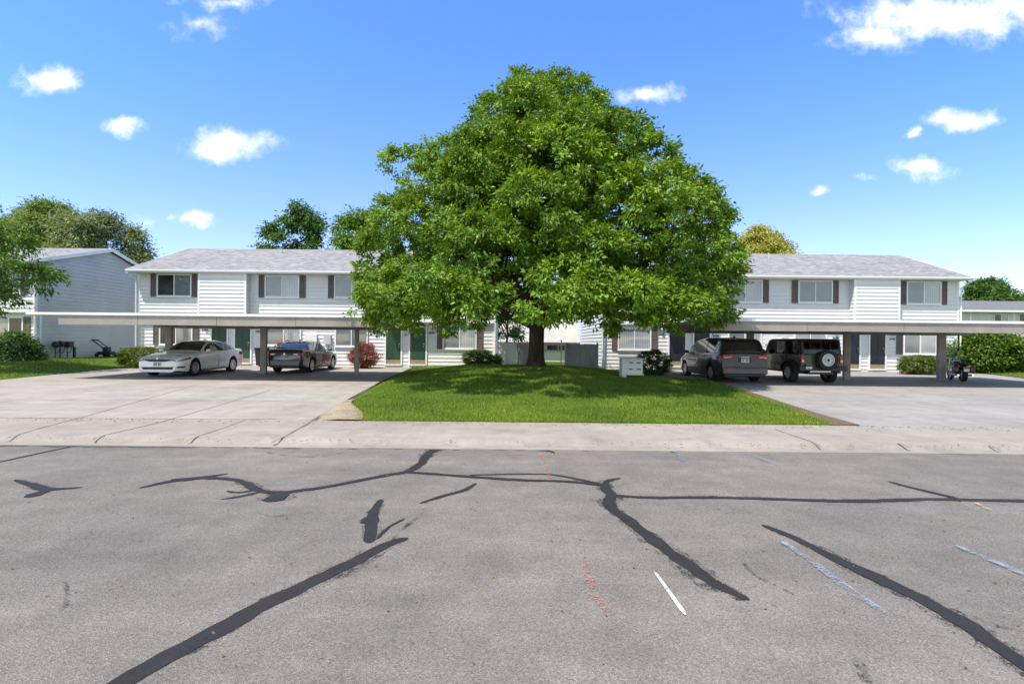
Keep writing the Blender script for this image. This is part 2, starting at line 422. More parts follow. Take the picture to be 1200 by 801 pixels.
def tree(name, label, pxc, D, ztop, rx, zlow, mat, dens=26, per=40, spread=.3, L=.24, W=.12, nl=26, seed=1, ground=0.0, shape=1.0, group=None, xoff=None, barkm='bark_grey', trunk_r=.22):
    global rng
    rng = np.random.default_rng(seed)
    x = PX(pxc, 400, D) if xoff is None else xoff
    t = thing(name, label, 'tree', (x, D, ground), 0, group)
    H = ztop - zlow; lobes = []
    for i in range(nl):
        f = (i + rng.uniform(0, 1))/nl; z = zlow + H*(.12 + .80*f)
        rr = rx*(math.sin(math.pi*min(1, (.22 + .78*f)**shape)))**.75
        a = i*2.399 + rng.uniform(-.4, .4); q = rr*rng.uniform(.40, 1.0)
        lr = rx*rng.uniform(.18, .36)
        lobes.append(((x + q*math.cos(a), D + q*math.sin(a), z), (lr, lr, lr*.8)))
    Pp, Dd, Tt = sprays_on_lobes(lobes, dens, np.array((x, D, zlow + H*.35)))
    foliage('crown', Pp, Dd, Tt, per, spread, L, W, mat, t)
    mb = MB(); zt = zlow + H*.55
    mb.tube([(x, D, ground-.1), (x+.05, D, ground+.5), (x, D+.05, zlow+.2), (x+.1, D, zt)], [trunk_r*1.35, trunk_r, trunk_r*.8, trunk_r*.35], 9)
    for (c, r) in lobes[::3]:
        c = Vector(c); s = Vector((x, D, zlow + H*rng.uniform(.02, .35)))
        mid = s.lerp(c, .5) + Vector((0, 0, H*.06))
        mb.tube([s, mid, c], [trunk_r*.5, trunk_r*.3, trunk_r*.1], 6)
    mb.build('trunk', M[barkm], t, world=True, smooth=True, angle=60)
    return t
def bush(name, label, cat, c, r, mat, dens=60, per=34, spread=.10, L=.10, W=.05, group=None, boxy=0, ground=0.0, seed=3, stems=True, droop=.2, lumps=0):
    global rng
    rng = np.random.default_rng(seed)
    t = thing(name, label, cat, (c[0], c[1], ground), 0, group)
    n = int(dens*(r[0]*r[1] + r[0]*r[2] + r[1]*r[2])*2.2)
    d = unit(rng.normal(size=(n, 3)))
    if boxy:
        e = d / np.max(np.abs(d), axis=1, keepdims=True); d2 = d*(1-boxy) + e*boxy
    else: d2 = d.copy()
    if lumps:
        k = unit(rng.normal(size=(lumps, 3))); dots = np.max(d @ k.T, axis=1)
        d2 = d2*(.62 + .42*np.clip((dots-.5)/.5, 0, 1))[:, None]
    p = np.array(c) + d2*np.array(r)*rng.uniform(.74, 1.0, (n, 1))
    foliage('foliage', p, d, rng.normal(size=n)*.06, per, spread, L, W, mat, t, droop, zmin=ground+.01)
    if stems:
        mb = MB()
        for i in range(9):
            a = i*2.4; q = .3*min(r[0], r[1])
            mb.tube([(c[0]+.12*math.cos(a)*r[0], c[1]+.12*math.sin(a)*r[1], ground-.03), (c[0]+q*math.cos(a), c[1]+q*math.sin(a), c[2]), (c[0]+.8*r[0]*math.cos(a)*.8, c[1]+.8*r[1]*math.sin(a)*.8, c[2]+r[2]*.55)], [.028, .02, .008], 5)
        mb.build('stems', M['bark_grey'], t, world=True)
    return t

# ------------------------------------------------------------------ ground, road, slabs
def sheet(name, pts, z, mat, kind='structure', zf=None):
    vs = [(p[0], p[1], (zf(p[0], p[1]) if zf else z)) for p in pts]
    mb = MB(); mb.add(vs, [tuple(range(len(vs)))]); o = mb.build(name, mat, fix=False)
    if o.data.polygons[0].normal.z < 0: o.data.flip_normals()
    return tag(o, kind=kind)
CURB_D = 7.84; WALK_D = 10.2
sheet('ground', [(-900,-900),(900,-900),(900,1500),(-900,1500)], -.14, M['ground'])
sheet('road', [(-400,-5.5),(400,-5.5),(400,CURB_D+.05),(-400,CURB_D+.05)], 0.0, M['asphalt'])
mb = MB(); mb.prism([(CURB_D,-.1),(CURB_D,.018),(CURB_D+.30,.012),(CURB_D+.48,.045),(CURB_D+.62,.0615),(CURB_D+.66,.0615),(CURB_D+.66,-.1)], 'x', -400, 400)
tag(mb.build('kerb', M['concrete_tan']), kind='structure')
mb = MB(); mb.box(-400, 400, CURB_D+.666, WALK_D, -.1, .06)
tag(mb.build('sidewalk', M['concrete_tan']), kind='structure')
xlL = lambda D: float(np.interp(D, [7.84,12.9,20,29.2], [-3.7,-4.3,-5.0,-5.55]))
xlR = lambda D: float(np.interp(D, [10,12,17.7,22.6,29.2], [6.95,7.1,7.9,8.5,8.9]))
xLL = lambda D: float(np.interp(D, [10,18.4,26,40], [-17.6,-18.4,-19.5,-21]))
xRR = lambda D: float(np.interp(D, [10,22,24,28.6,40], [26,24.6,24.2,25.8,26.2]))
def slab(name, xa, xb, D0, D1, mat, dz=0.0, kind='structure'):
    Ds = np.linspace(D0, D1, 14); mb = MB(); vs = []; fs = []
    for D in Ds:
        z = slab_z(D) + dz; vs += [(xa(D), D, z), (xb(D), D, z)]
    for i in range(len(Ds)-1): fs.append((2*i, 2*i+1, 2*i+3, 2*i+2))
    n = len(vs); vs += [(v[0], v[1], v[2]-.16) for v in vs]
    for i in range(len(Ds)-1):
        fs.append((n+2*i, n+2*i+2, n+2*i+3, n+2*i+1)); fs.append((2*i, 2*i+2, n+2*i+2, n+2*i)); fs.append((2*i+1, n+2*i+1, n+2*i+3, 2*i+3))
    fs += [(0, n, n+1, 1), (n-2, n-1, 2*n-1, 2*n-2)]
    mb.add(vs, fs); return tag(mb.build(name, mat), kind=kind)
slab('driveway', xLL, xlL, WALK_D+.004, 28.55, M['concrete'])
slab('driveway', xlR, xRR, WALK_D+.004, 28.55, M['concrete_grey'])
# path from the right driveway to the mailboxes
slab('path', lambda D: 4.9, lambda D: xlR(D)-.03, 22.0, 23.1, M['concrete_grey'], .06)
# lawns
def sm(t): t = min(1, max(0, t)); return t*t*(3-2*t)
def lawn_z(x, D):
    base = slab_z(D) + .03
    e = sm((x - xlL(D))/3.6) * sm((7.0 - x)/5.4)
    m = .50*sm((D-10.6)/9.6) if D < 20.6 else .50*(1 - .75*sm((D-20.6)/6.5))
    return base + m*e - .05*(1-sm((x-xlL(D))/.5)*sm((xlR(D)-x)/.5)) - .034*(1-sm((D-10.2)/.7))
def left_z(x, D):
    return slab_z(D) + .02 + .30*sm((xLL(D) - x)/3.0)*sm((D-17)/6)
def right_z(x, D): return slab_z(D) + .03 + .08*sm((x - xRR(D))/3)
def grid_sheet(name, xa, xb, D0, D1, zf, mat, nx=30, ny=40, kind='structure'):
    vs = []; fs = []
    for j in range(ny+1):
        D = D0 + (D1-D0)*j/ny; a, b = xa(D), xb(D)
        for i in range(nx+1):
            x = a + (b-a)*i/nx; vs.append((x, D, zf(x, D)))
    for j in range(ny):
        for i in range(nx):
            k = j*(nx+1)+i; fs.append((k, k+1, k+nx+2, k+nx+1))
    mb = MB(); mb.add(vs, fs); o = mb.build(name, mat, fix=False, smooth=True, angle=80)
    return tag(o, kind=kind)
cl_a = lambda D: xlL(D)+.10
def cl_b(D): return xlR(D)-.12
grid_sheet('lawn', cl_a, cl_b, WALK_D+.01, 21.9, lawn_z, M['lawn'])
grid_sheet('lawn', cl_a, lambda D: 5.0, 21.9, 29.2, lawn_z, M['lawn'])
grid_sheet('lawn', lambda D: -60, lambda D: xLL(D)-.02, WALK_D+.01, 44, left_z, M['lawn'])
grid_sheet('lawn', lambda D: xRR(D)+.02, lambda D: 70, WALK_D+.01, 44, right_z, M['lawn'])
sheet('dirt_bed', [(5.0,23.104),(8.3,23.104),(8.6,28.55),(5.0,28.55)], 0, M['dirt'], zf=lambda x, y: slab_z(y)-.01)
grid_sheet('dirt_bed', lambda D: xlR(D)-.62+.05*(D-10), lambda D: xlR(D)+.0, WALK_D+.01, 19, lambda x, D: max(lawn_z(x, D)+.014, slab_z(D)+.010), M['dirt'], 6, 24)
sheet('back_lawn', [(-1.2,29.2),(5.2,29.2),(7,46),(-3,46)], 0, M['lawn'], zf=lambda x, y: .30 if y < 30 else .0)

grid_sheet('dirt_ring', lambda D: PX(628,432,20.6)-1.15*math.sqrt(max(0,1-((D-20.6)/1.1)**2)), lambda D: PX(628,432,20.6)+1.15*math.sqrt(max(0,1-((D-20.6)/1.1)**2)), 19.52, 21.68, lambda x, D: lawn_z(x, D)+.012, M['dirt'], 10, 16)
grid_sheet('dirt_bed', lambda D: xlL(D)+.02, lambda D: xlL(D)+.25+.75*sm((13.2-D)/3), WALK_D+.01, 13.5, lambda x, D: lawn_z(x, D)+.03, M['dirt_pale'], 4, 10)
def blades(name, xa, xb, D0, D1, n, zf, h, w, seed, near=1.6):
    global rng
    rng = np.random.default_rng(seed)
    D = D0 + (D1-D0)*rng.uniform(0, 1, n)**near
    a = np.array([xa(d) for d in D]) + np.abs(rng.normal(size=n))*.10; b = np.array([xb(d) for d in D]) - np.abs(rng.normal(size=n))*.14 + .10
    x = a + (b-a)*rng.uniform(0, 1, n)
    z = np.array([zf(i, j) for i, j in zip(x, D)])
    C = np.stack([x, D, z-.005], 1)
    hh = h*rng.uniform(.5, 1.3, n); th = rng.uniform(0, 2*math.pi, n)
    S = np.stack([np.cos(th), np.sin(th), np.zeros(n)], 1); ln = rng.normal(size=(n, 3))*.45; ln[:, 2] = 1; T = unit(ln)
    ww = w*rng.uniform(.6, 1.3, n)
    # four-point blade: two base, tip pair
    V = np.stack([C - S*ww[:, None]*.5, C + S*ww[:, None]*.5, C + T*hh[:, None] + S*ww[:, None]*.12, C + T*hh[:, None] - S*ww[:, None]*.12], 1).reshape(-1, 3)
    pt = .45 + .20*np.sin(x*1.3 + 2*np.sin(D*.7)) * np.cos(D*1.1 + x*.4) + .16*np.sin(x*3.1+1.7*np.sin(D*2.3))*np.sin(D*2.9+x) + .30*np.clip((13.0-D)/3, 0, 1)*(D > 10)*(np.abs(x) < 9) + rng.normal(size=n)*.22
    o = quads(name, V, M['grass'], None, np.repeat(np.clip(pt, 0, 1), 4))
    return tag(o, 'short mown grass blades of the lawn', 'grass', None, 'stuff')
o = blades('lawn_grass', lambda D: cl_a(D)+.15+.55*sm((13.2-D)/3), lambda D: xlR(D)-.15-.42*sm((13.5-D)/3.3), WALK_D+.03, 21.8, 150000, lawn_z, .062, .012, 5)
o['label'] = 'bright mown grass on the mound under the big round tree'
o = blades('lawn_grass', cl_a, lambda D: 4.9, 21.8, 27.0, 26000, lawn_z, .07, .018, 6); o['label'] = 'shaded grass behind the big tree before the wooden fences'
o = blades('lawn_grass', lambda D: -29, lambda D: xLL(D)-.04, 15, 28, 46000, left_z, .07, .02, 8); o['label'] = 'grass strip beside the grey gable wall, left of the driveway'
o = blades('lawn_grass', lambda D: xRR(D)+.04, lambda D: 34, 20, 34, 24000, right_z, .07, .022, 9); o['label'] = 'grass strip below the big green shrub at the right'
o = blades('lawn_grass', lambda D: -1.0, lambda D: 5.0, 29.3, 38, 14000, lambda x, y: .30 if y < 30 else .30*(1-(y-30)/16), .08, .03, 10); o['label'] = 'sunlit grass seen through the gap between the fences'

def litter(name, label, cat, pts, zf, L, W, mat, seed):
    r_ = np.random.default_rng(seed); n = len(pts)
    C = np.array([(x, y, zf(x, y)+.012) for x, y in pts]); th = r_.uniform(0, 6.28, n); A = np.stack([np.cos(th), np.sin(th), r_.normal(size=n)*.15], 1)
    Nn = np.stack([r_.normal(size=n)*.25, r_.normal(size=n)*.25, np.ones(n)], 1)
    o = quads(name, leaf_verts(C, unit(A), unit(Nn), L*r_.uniform(.6,1.3,n), W*r_.uniform(.6,1.3,n)), mat, None, np.repeat(r_.uniform(0,1,n), 4))
    return tag(o, label, cat, None, 'stuff')
M['deadleaf'] = leafmat('dry_leaf', (.10,.06,.03), (.28,.20,.09), .1, .8)
r_ = np.random.default_rng(77)
litter('leaf_litter', 'dry leaf crumbs gathered along the kerb and sidewalk edge', 'litter', [(r_.uniform(-12,12), (8.05+abs(r_.normal())*.12) if r_.uniform() < .4 else 10.15-abs(r_.normal())*.25) for _ in range(700)], lambda x, y: .055, .045, .02, M['deadleaf'], 3)
litter('leaf_litter', 'scattered dry leaves and grit lying on the asphalt', 'litter', [(r_.uniform(-7,7), r_.uniform(2.2,7.8)) for _ in range(260)], lambda x, y: -.004, .03, .014, M['deadleaf'], 4)
litter('leaf_litter', 'fallen dry leaves strewn over the lawn below the big tree', 'litter', [(r_.uniform(-4,6), r_.uniform(10.4,20)) for _ in range(260)], lambda x, y: lawn_z(x, y)+.05, .07, .03, M['deadleaf'], 5)
# strips lying on the road or the slabs
def strip(name, pts, w, mat, z=.004, on='road', jit=.38, seed=0, taper=(1, 1)):
    r = random.Random(seed); Q = [Vector(road_pt(*p) if on == 'road' else slab_pt(*p)) for p in pts]
    if not isinstance(w, (list, tuple)): w = [w]*len(Q)
    out = []; wd = []
    for i in range(len(Q)-1):
        seg = (Q[i+1]-Q[i]).length; n = max(2, int(seg/.06))
        for k in range(n):
            t = k/n; p0, p1, p2, p3 = Q[max(i-1,0)], Q[i], Q[i+1], Q[min(i+2,len(Q)-1)]
            pt = .5*((2*p1) + (p2-p0)*t + (2*p0-5*p1+4*p2-p3)*t*t + (3*p1-p0-3*p2+p3)*t**3)
            out.append(pt); wd.append(w[i]*(1-t)+w[i+1]*t)
    out.append(Q[-1]); wd.append(w[-1]); n = len(out); vs = []; fs = []; j1 = j2 = 0
    for i, p in enumerate(out):
        d = (out[min(i+1,n-1)]-out[max(i-1,0)]).normalized(); nn = Vector((-d.y, d.x))
        j1 = j1*.7 + r.uniform(-1, 1)*jit*.5; j2 = j2*.7 + r.uniform(-1, 1)*jit*.5
        e = 1.0
        if i == 0: e = .35*taper[0]
        if i == n-1: e = .35*taper[1]
        a = p + nn*wd[i]*.5*e*(1+j1); b = p - nn*wd[i]*.5*e*(1+j2)
        za = z if on == 'road' else slab_z(a.y)+z; zb = z if on == 'road' else slab_z(b.y)+z
        vs += [(a.x, a.y, za), (b.x, b.y, zb)]
    for i in range(n-1): fs.append((2*i, 2*i+1, 2*i+3, 2*i+2))
    me = bpy.data.meshes.new(name); me.from_pydata(vs, [], fs)
    o = link(name, me, mat)
    if me.polygons[0].normal.z < 0: me.flip_normals()
    return tag(o, kind='structure')
TAR = [
 ([(110,822),(142,801),(200,768),(262,735),(310,708),(365,682),(410,660),(450,639),(478,630)], [.17,.17,.17,.165,.16,.16,.16,.14,.07]),
 ([(432,636),(436,615),(438,600),(447,585)], [.12,.16,.14,.10]),
 ([(423,613),(432,609),(438,603)], [.10,.12,.05]),
 ([(442,631),(455,618),(474,608)], [.05,.035,.03]),
 ([(163,572),(195,565),(225,561),(268,555)], [.06,.14,.17,.04]),
 ([(200,562),(240,560),(272,562),(290,567),(305,575),(330,577),(365,573),(400,567),(440,559),(475,553)], [.05,.12,.12,.13,.13,.13,.12,.11,.12,.13]),
 ([(318,588),(323,583),(330,577)], [.30,.28,.2]),
 ([(258,585),(280,582),(306,576)], [.04,.10,.10]), ([(266,575),(282,577),(300,573)], [.05,.08,.06]),
 ([(18,562),(40,569),(58,573),(96,571)], [.05,.16,.16,.04]), ([(28,582),(40,580),(60,573)], [.16,.20,.12]),
 ([(-30,546),(0,541),(60,528),(106,519)], [.06,.06,.06,.05]),
 ([(476,553),(490,545),(503,531),(518,523.2)], [.14,.16,.20,.26]),
 ([(476,553),(530,557),(600,562),(660,564),(706,568)], [.12,.10,.11,.10,.10]),
 ([(550,556.5),(600,555.5),(645,556),(680,562),(705,568)], [.06,.07,.07,.10,.10]),
 ([(492,590),(520,581),(545,574),(558,566)], [.04,.08,.08,.05]),
 ([(727,560),(712,564),(710,572),(717,580),(714,592),(732,607),(760,628),(800,658),(840,685),(878,703)], [.05,.12,.16,.17,.18,.17,.18,.18,.17,.08]),
 ([(716,580),(760,583),(850,583),(950,586),(1010,587),(1060,586),(1100,585),(1200,587),(1300,588)], [.08,.10,.09,.11,.13,.12,.11,.11,.11]),
 ([(1041,564),(1075,573),(1122,584)], [.07,.10,.10]),
 ([(893,615),(930,630),(990,660),(1050,688),(1120,725),(1180,765),(1235,800)], [.05,.13,.16,.17,.18,.17,.17]),
 ([(600,526),(640,528),(650,531)], [.03,.10,.03]), ([(765,529),(780,528),(795,531)], [.05,.12,.04]),
]
for i, (p, w) in enumerate(TAR): strip('road_tar_splash', p, [q*1.14 for q in w], M['tarthin'], .0022 + .00012*i, seed=200+i, jit=.6)
for i, (p, w) in enumerate(TAR): strip('road_tar_seam', p, [q*.74 for q in w], M['tar'], .004 + .0006*(i % 7), seed=i)
for i, (p, w) in enumerate([([(868,655),(885,675),(905,683),(930,697)], .03), ([(996,765),(1008,778),(1012,792),(1020,801)], .05), ([(1140,722),(1170,735),(1200,741)], .03),
        ([(75,680),(80,700),(72,722)], .03), ([(300,600),(318,606),(335,604)], .03), ([(690,585),(706,590),(722,600),(738,612)], .06), ([(455,640),(470,622),(500,598)], .03), ([(310,530),(360,536),(400,531)],.05)]):
    strip('road_hairline_seam', p, w, M['tarthin'], .0085 + .0004*i, jit=.8, seed=40+i)
for i, (p, w, m) in enumerate([([(684,657),(690,680),(698,700),(714,718)], [.08,.11,.12,.12], 'p_red'), ([(634,532),(640,545),(644,560)], .07, 'p_faintred'), ([(767,671),(785,696),(803,722)], [.035,.04,.05], 'p_white'),
        ([(916,635),(950,658),(990,688),(1040,722)], [.08,.10,.10,.10], 'p_blue'), ([(1120,640),(1160,657),(1215,680)], .10, 'p_blue'), ([(866,529),(890,537),(914,546)], .10, 'p_faint'), ([(790,529),(806,547)], .10, 'p_faint'), ([(1142,589),(1162,599)], .09, 'p_yellow')]):
    strip('road_paint_marking', p, [q*.6 for q in w] if isinstance(w, list) else w*.6, M[m], .0115 + .0004*i, jit=.35, seed=70+i)
# joints in the concrete
for i, (p, w) in enumerate([([(7,514),(16,511),(60,498),(120,482),(233,450)], .045), ([(110,516),(122,510),(200,491),(317,457)], .04), ([(218,517),(232,511),(260,502),(287,492)], .035),
        ([(-40,489.5),(120,490),(250,491),(345,490.5)], .03), ([(-40,467),(150,469),(280,469.5),(360,470.5)], .03), ([(319,519),(345,505),(372,490),(400,474),(440,451)], .07), ([(908,503),(938,513),(952,518),(962,524)], .035), ([(1052,519),(1066,525)], .05), ([(1158,521),(1172,527)], .05), ([(300,466),(380,462)], .02), ([(60,470),(95,468)], .03)]):
    strip('slab_joint', p, w*.55, M['joint'], .0042 + .0003*i, on='slab', jit=.9, seed=90+i)
strip('kerb_shadow_strip', [(-40,521.9),(300,524.1),(520,525.9),(800,528.2),(1000,530.1),(1240,532.4)], .08, M['kerbline'], .006, jit=1.3, seed=101)  # shadow line at the kerb lip, painted as a dark strip

# ------------------------------------------------------------------ apartment buildings
def siding(mb, p0, p1, z0, z1, nrm, course=.205, gable=None, lip=.034):
    p0 = Vector((p0[0], p0[1], 0)); p1 = Vector((p1[0], p1[1], 0)); n = Vector((nrm[0], nrm[1], 0)); z = z0
    while z < z1 - 1e-6:
        zz = min(z + course, z1)
        def rngt(h):
            return gable(h) if gable else (0, 1)
        a0, b0 = rngt(z); a1, b1 = rngt(zz)
        L = lambda t: p0.lerp(p1, t)
        A = L(a0) + n*lip + Vector((0,0,z)); B = L(b0) + n*lip + Vector((0,0,z)); Cc = L(b1) + Vector((0,0,zz)) + n*.002; Dv = L(a1) + Vector((0,0,zz)) + n*.002
        mb.add([A, B, Cc, Dv], [(0,1,2,3)])
        mb.add([L(a0) + Vector((0,0,z)), L(b0) + Vector((0,0,z)), B, A], [(0,1,2,3)])
        z = zz
def window(par, x0, x1, z0, z1, y, panes, sill=True, mull=.5):
    w = thing('window', None, None); w.parent = par; w.location = (-par.location.x, -par.location.y, -par.location.z)
    fr = .07; mb = MB(); yo = y-.065
    mb.box(x0, x1, yo, y, z1-fr, z1); mb.box(x0, x1, yo, y, z0, z0+fr)
    mb.box(x0, x0+fr, yo, y, z0+fr, z1-fr); mb.box(x1-fr, x1, yo, y, z0+fr, z1-fr)
    xm = x0+(x1-x0)*mull; mb.box(xm-.025, xm+.025, yo+.008, y, z0+fr, z1-fr)
    mb.build('frame', M['trim'], w)
    for (a, b, m) in ((x0+fr, xm-.025, panes[0]), (xm+.025, x1-fr, panes[1])):
        k = MB(); k.box(a, b, y-.034, y-.004, z0+fr, z1-fr); k.build('pane', M[m], w)
        if m == 'pane_mid' or m == 'pane_pale':
            pass
    if sill:
        k = MB(); k.box(x0-.03, x1+.03, y-.085, y-.001, z0-.05, z0-.002); k.build('sill', M['trim'], w)
    return w
def shutter(par, x0, x1, z0, z1, y, m='shutter'):
    mb = MB(); f = .045; mb.box(x0, x0+f, y-.05, y, z0, z1); mb.box(x1-f, x1, y-.05, y, z0, z1)
    for a, b in ((z0, z0+.07), (z1-.07, z1), ((z0+z1)/2-.035, (z0+z1)/2+.035)): mb.box(x0+f, x1-f, y-.048, y, a, b)
    n = 14
    for k in range(n):
        za = z0+.07 + (z1-z0-.14)*k/n
        mb.add([(x0+f,y-.042,za),(x1-f,y-.042,za),(x1-f,y-.022,za+(z1-z0-.14)/n),(x0+f,y-.022,za+(z1-z0-.14)/n)], [(0,1,2,3)])
    mb.build('shutter', M[m], par, world=True)
def door(par, x0, x1, z0, z1, y, m):
    d = thing('door', None, None); d.parent = par; d.location = -par.location
    fr = .085; mb = MB(); mb.box(x0-fr, x0, y-.06, y, z0-.08, z1+fr); mb.box(x1, x1+fr, y-.06, y, z0-.08, z1+fr); mb.box(x0, x1, y-.058, y, z1, z1+fr)
    mb.box(x0, x1, y-.14, y, z0-.08, z0-.01)
    mb.build('door_frame', M['trim'], d)
    mb = MB(); mb.box(x0, x1, y-.034, y-.004, z0+.24, z1)
    w = x1-x0
    for (a, b) in ((.1,.46), (.54,.9)):
        for (c, e) in ((.15,.42), (.48,.78), (.82,.94)):
            mb.box(x0+w*a, x0+w*b, y-.048, y-.0345, z0+(z1-z0)*c, z0+(z1-z0)*e)
    mb.build('panel', M[m], d)
    k = MB(); k.box(x0+.02, x1-.02, y-.042, y-.004, z0, z0+.238); k.build('kick_plate', M['kick'], d)
    k = MB(); k.tube([(x1-.09, y-.035, z0+.98), (x1-.09, y-.11, z0+.98)], .02, 8); k.ball((x1-.09, y-.12, z0+.98), .034); k.tube([(x1-.09, y-.035, z0+1.12), (x1-.09, y-.07, z0+1.12)], .028, 8)
    k.each('handle', M['brass'], d, smooth=True)
    return d
def number(par, txt, x, z, y, size=.17):
    cu = bpy.data.curves.new('house_number', 'FONT'); cu.body = txt; cu.size = size; cu.extrude = .006; cu.align_x = 'CENTER'; cu.offset = .003
    tmp = bpy.data.objects.new('tmp', cu); me = bpy.data.meshes.new_from_object(tmp); bpy.data.objects.remove(tmp); bpy.data.curves.remove(cu)
    me.materials.clear(); o = link('house_number', me, M['black'], par)
    o.location = Vector((x, y-.03, z)) - par.location; o.rotation_euler = (R(90), 0, 0)
def lamp(par, x, z, y):
    l = thing('porch_lamp', None, None); l.parent = par; l.location = -par.location
    mb = MB(); mb.box(x-.05, x+.05, y-.05, y, z+.05, z+.2); mb.box(x-.075, x+.075, y-.20, y-.045, z+.17, z+.2); mb.box(x-.06, x+.06, y-.18, y-.06, z-.06, z-.04); mb.each('bracket', M['dark_metal'], l)
    mb = MB(); mb.box(x-.055, x+.055, y-.175, y-.065, z-.04, z+.168); mb.build('lamp_shade', M['lampglass'], l)

def apartment(name, label, x0, x1, spec, YL=28.6, YU=28.42, YB=27.95, YE=27.85, depth=9.4, base=.12, zmid=2.72, ze=5.36, zr=7.45, ends=('left', 'right'), gut=True, group=None, endm='siding'):
    t = thing(name, label, 'building', ((x0+x1)/2, YL, base), 0, group)
    yb = YU + depth; ym = (YE + yb + .6)/2
    # lower and upper front walls
    mb = MB(); siding(mb, (x0, YL), (x1, YL), base, zmid, (0,-1)); mb.build('lower_wall', M['siding'], t, world=True, fix=False)
    mb = MB(); siding(mb, (x0-.02, YU), (x1+.02, YU), zmid, ze-.02, (0,-1))
    for (a, b) in spec['bays']:
        siding(mb, (a, YB), (b, YB), zmid, ze-.02, (0,-1)); siding(mb, (a, YU), (a, YB), zmid, ze-.02, (-1,0)); siding(mb, (b, YB), (b, YU), zmid, ze-.02, (1,0))
    mb.build('upper_wall', M['siding'], t, world=True, fix=False)
    mb = MB()
    for sgn, x in ((-1, x0), (1, x1)):
        def gb(h, x=x):
            if h <= ze: return (0, 1)
            q = (h-ze)/(zr-.12-ze); q = min(1, q); return (.5*q, 1-.5*q)
        siding(mb, (x, YU+.05), (x, yb), base, zr-.14, (sgn, 0), gable=gb)
    siding(mb, (x1, yb), (x0, yb), base, ze, (0, 1))
    mb.build('end_wall', M[endm], t, world=True, fix=False)
    mb = MB(); mb.box(x0+.01, x1-.01, YL+.004, yb-.004, base-.3, ze-.03); mb.box(x0-.06, x1+.06, YL-.012, YL+.0035, base-.25, base-.004); mb.build('foundation', M['skirt'], t, world=True)
    # trim: corner boards, belt, bay soffits and edges
    mb = MB()
    for x, s in ((x0, -1), (x1, 1)):
        xa, xb = (x-.035, x+.09) if s < 0 else (x-.09, x+.035)
        mb.box(xa, xb, YU-.035, YU+.10, zmid+.001, ze-.03); mb.box(xa, xb, YL-.032, YL+.09, base, zmid-.04)
    mb.box(x0-.03, x1+.03, YU-.030, YL-.003, zmid-.038, zmid-.002)
    for (a, b) in spec['bays']:
        for x in (a, b): mb.box(x-.055, x+.055, YB-.03, YB+.05, zmid-.05, ze-.03)
        mb.box(a+.056, b-.056, YB-.028, YU-.031, zmid-.045, zmid-.003)
    mb.each('corner_trim', M['trim'], t, world=True)
    # roof: two slopes with thickness and rakes
    th = .10; ov = .26; dz = (zr-ze)/(ym-YE); yB2 = 2*ym-YE
    mb = MB(); xa, xb = x0-ov, x1+ov
    mb.prism([(YE,ze+.06),(ym,zr+.06),(yB2,ze+.06),(yB2,ze-.02),(ym,zr-.04),(YE,ze-.02)], 'x', xa, xb)
    rf = mb.build('roof', M['shingle'], t, world=True)
    mb = MB()
    for x, s in ((xa, -1), (xb, 1)):
        a, b = (x-.03, x-.002) if s < 0 else (x+.002, x+.03)
        mb.prism([(YE-.02,ze+.065),(ym,zr+.065),(yB2+.02,ze+.065),(yB2+.02,ze-.14),(ym,zr-.14),(YE-.02,ze-.14)], 'x', a, b)
    mb.each('rake_board', M['trim'], t, world=True)
    mb = MB(); mb.box(xa, xb, YE+.02, YU+.02, ze-.10, ze-.075); mb.build('soffit', M['soffit'], t, world=True)
    gt = MB(); gt.prism([(YE-.10,ze+.045),(YE-.115,ze+.045),(YE-.115,ze-.02),(YE-.08,ze-.085),(YE+.018,ze-.085),(YE+.018,ze+.01),(YE,ze+.01),(YE,ze-.06),(YE-.07,ze-.06),(YE-.10,ze-.01)], 'x', xa, xb); gt.build('gutter', M['trim'], t, world=True)
    for x, s in ((x0, -1), (x1, 1)):
        xx = x + s*.07
        mb = MB(); mb.tube([(x+s*.20, YE-.04, ze-.08), (x+s*.20, YE-.02, ze-.17), (xx, YU-.10, ze-.48), (xx, YU-.09, zmid+.1), (xx, YU-.09, zmid-.2), (xx, YU-.06, base+.1)], .042, 6)
        mb.build('downspout', M['trim'], t, world=True)
    for (a, b, za, zb, lay, panes, sh) in spec['windows']:
        y = YU if lay == 'u' else YL
        window(t, a, b, za, zb, y-.026, panes, mull=.5)
        for (c, d) in sh: shutter(t, c, d, za-.01, zb+.0, y-.032)
    for (a, b, z0_, z1_, m) in spec['doors']: door(t, a, b, z0_, z1_, YL-.02, m)
    for (txt, x, z) in spec['numbers']:
        number(t, txt, x, z, YL); lamp(t, x, z+.32, YL-.02)
    for (x, z, w, h, m) in spec.get('boxes', []):
        mb = MB(); mb.box(x-w/2, x+w/2, YL-.17, YL-.018, z-h/2, z+h/2); mb.box(x-w/2-.015, x+w/2+.015, YL-.185, YL-.172, z-h/2-.01, z+h/2+.02)
        mb.tube([(x, YL-.05, z-h/2), (x, YL-.05, base)], .02, 6); mb.build('meter_box', M[m], t, world=True)
    # roof vents
    for x in spec.get('vents', []):
        mb = MB(); yv = ym-1.2; zv = zr - dz*1.2
        mb.tube([(x, yv, zv-.1), (x, yv, zv+.35)], .05, 8); mb.build('roof_vent', M['grey_box'], t, world=True)
    return t
X = lambda px, D=28.5, py=360: PX(px, py, D)
def WU(a, b, y0, y1, panes, sh): 
    m = (a+b)/2
    return (X(a,28.42,335), X(b,28.42,335), PZ(m, y1, 28.42), PZ(m, y0, 28.42), 'u', panes, [(X(c,28.42,335), X(d,28.42,335)) for c, d in sh])
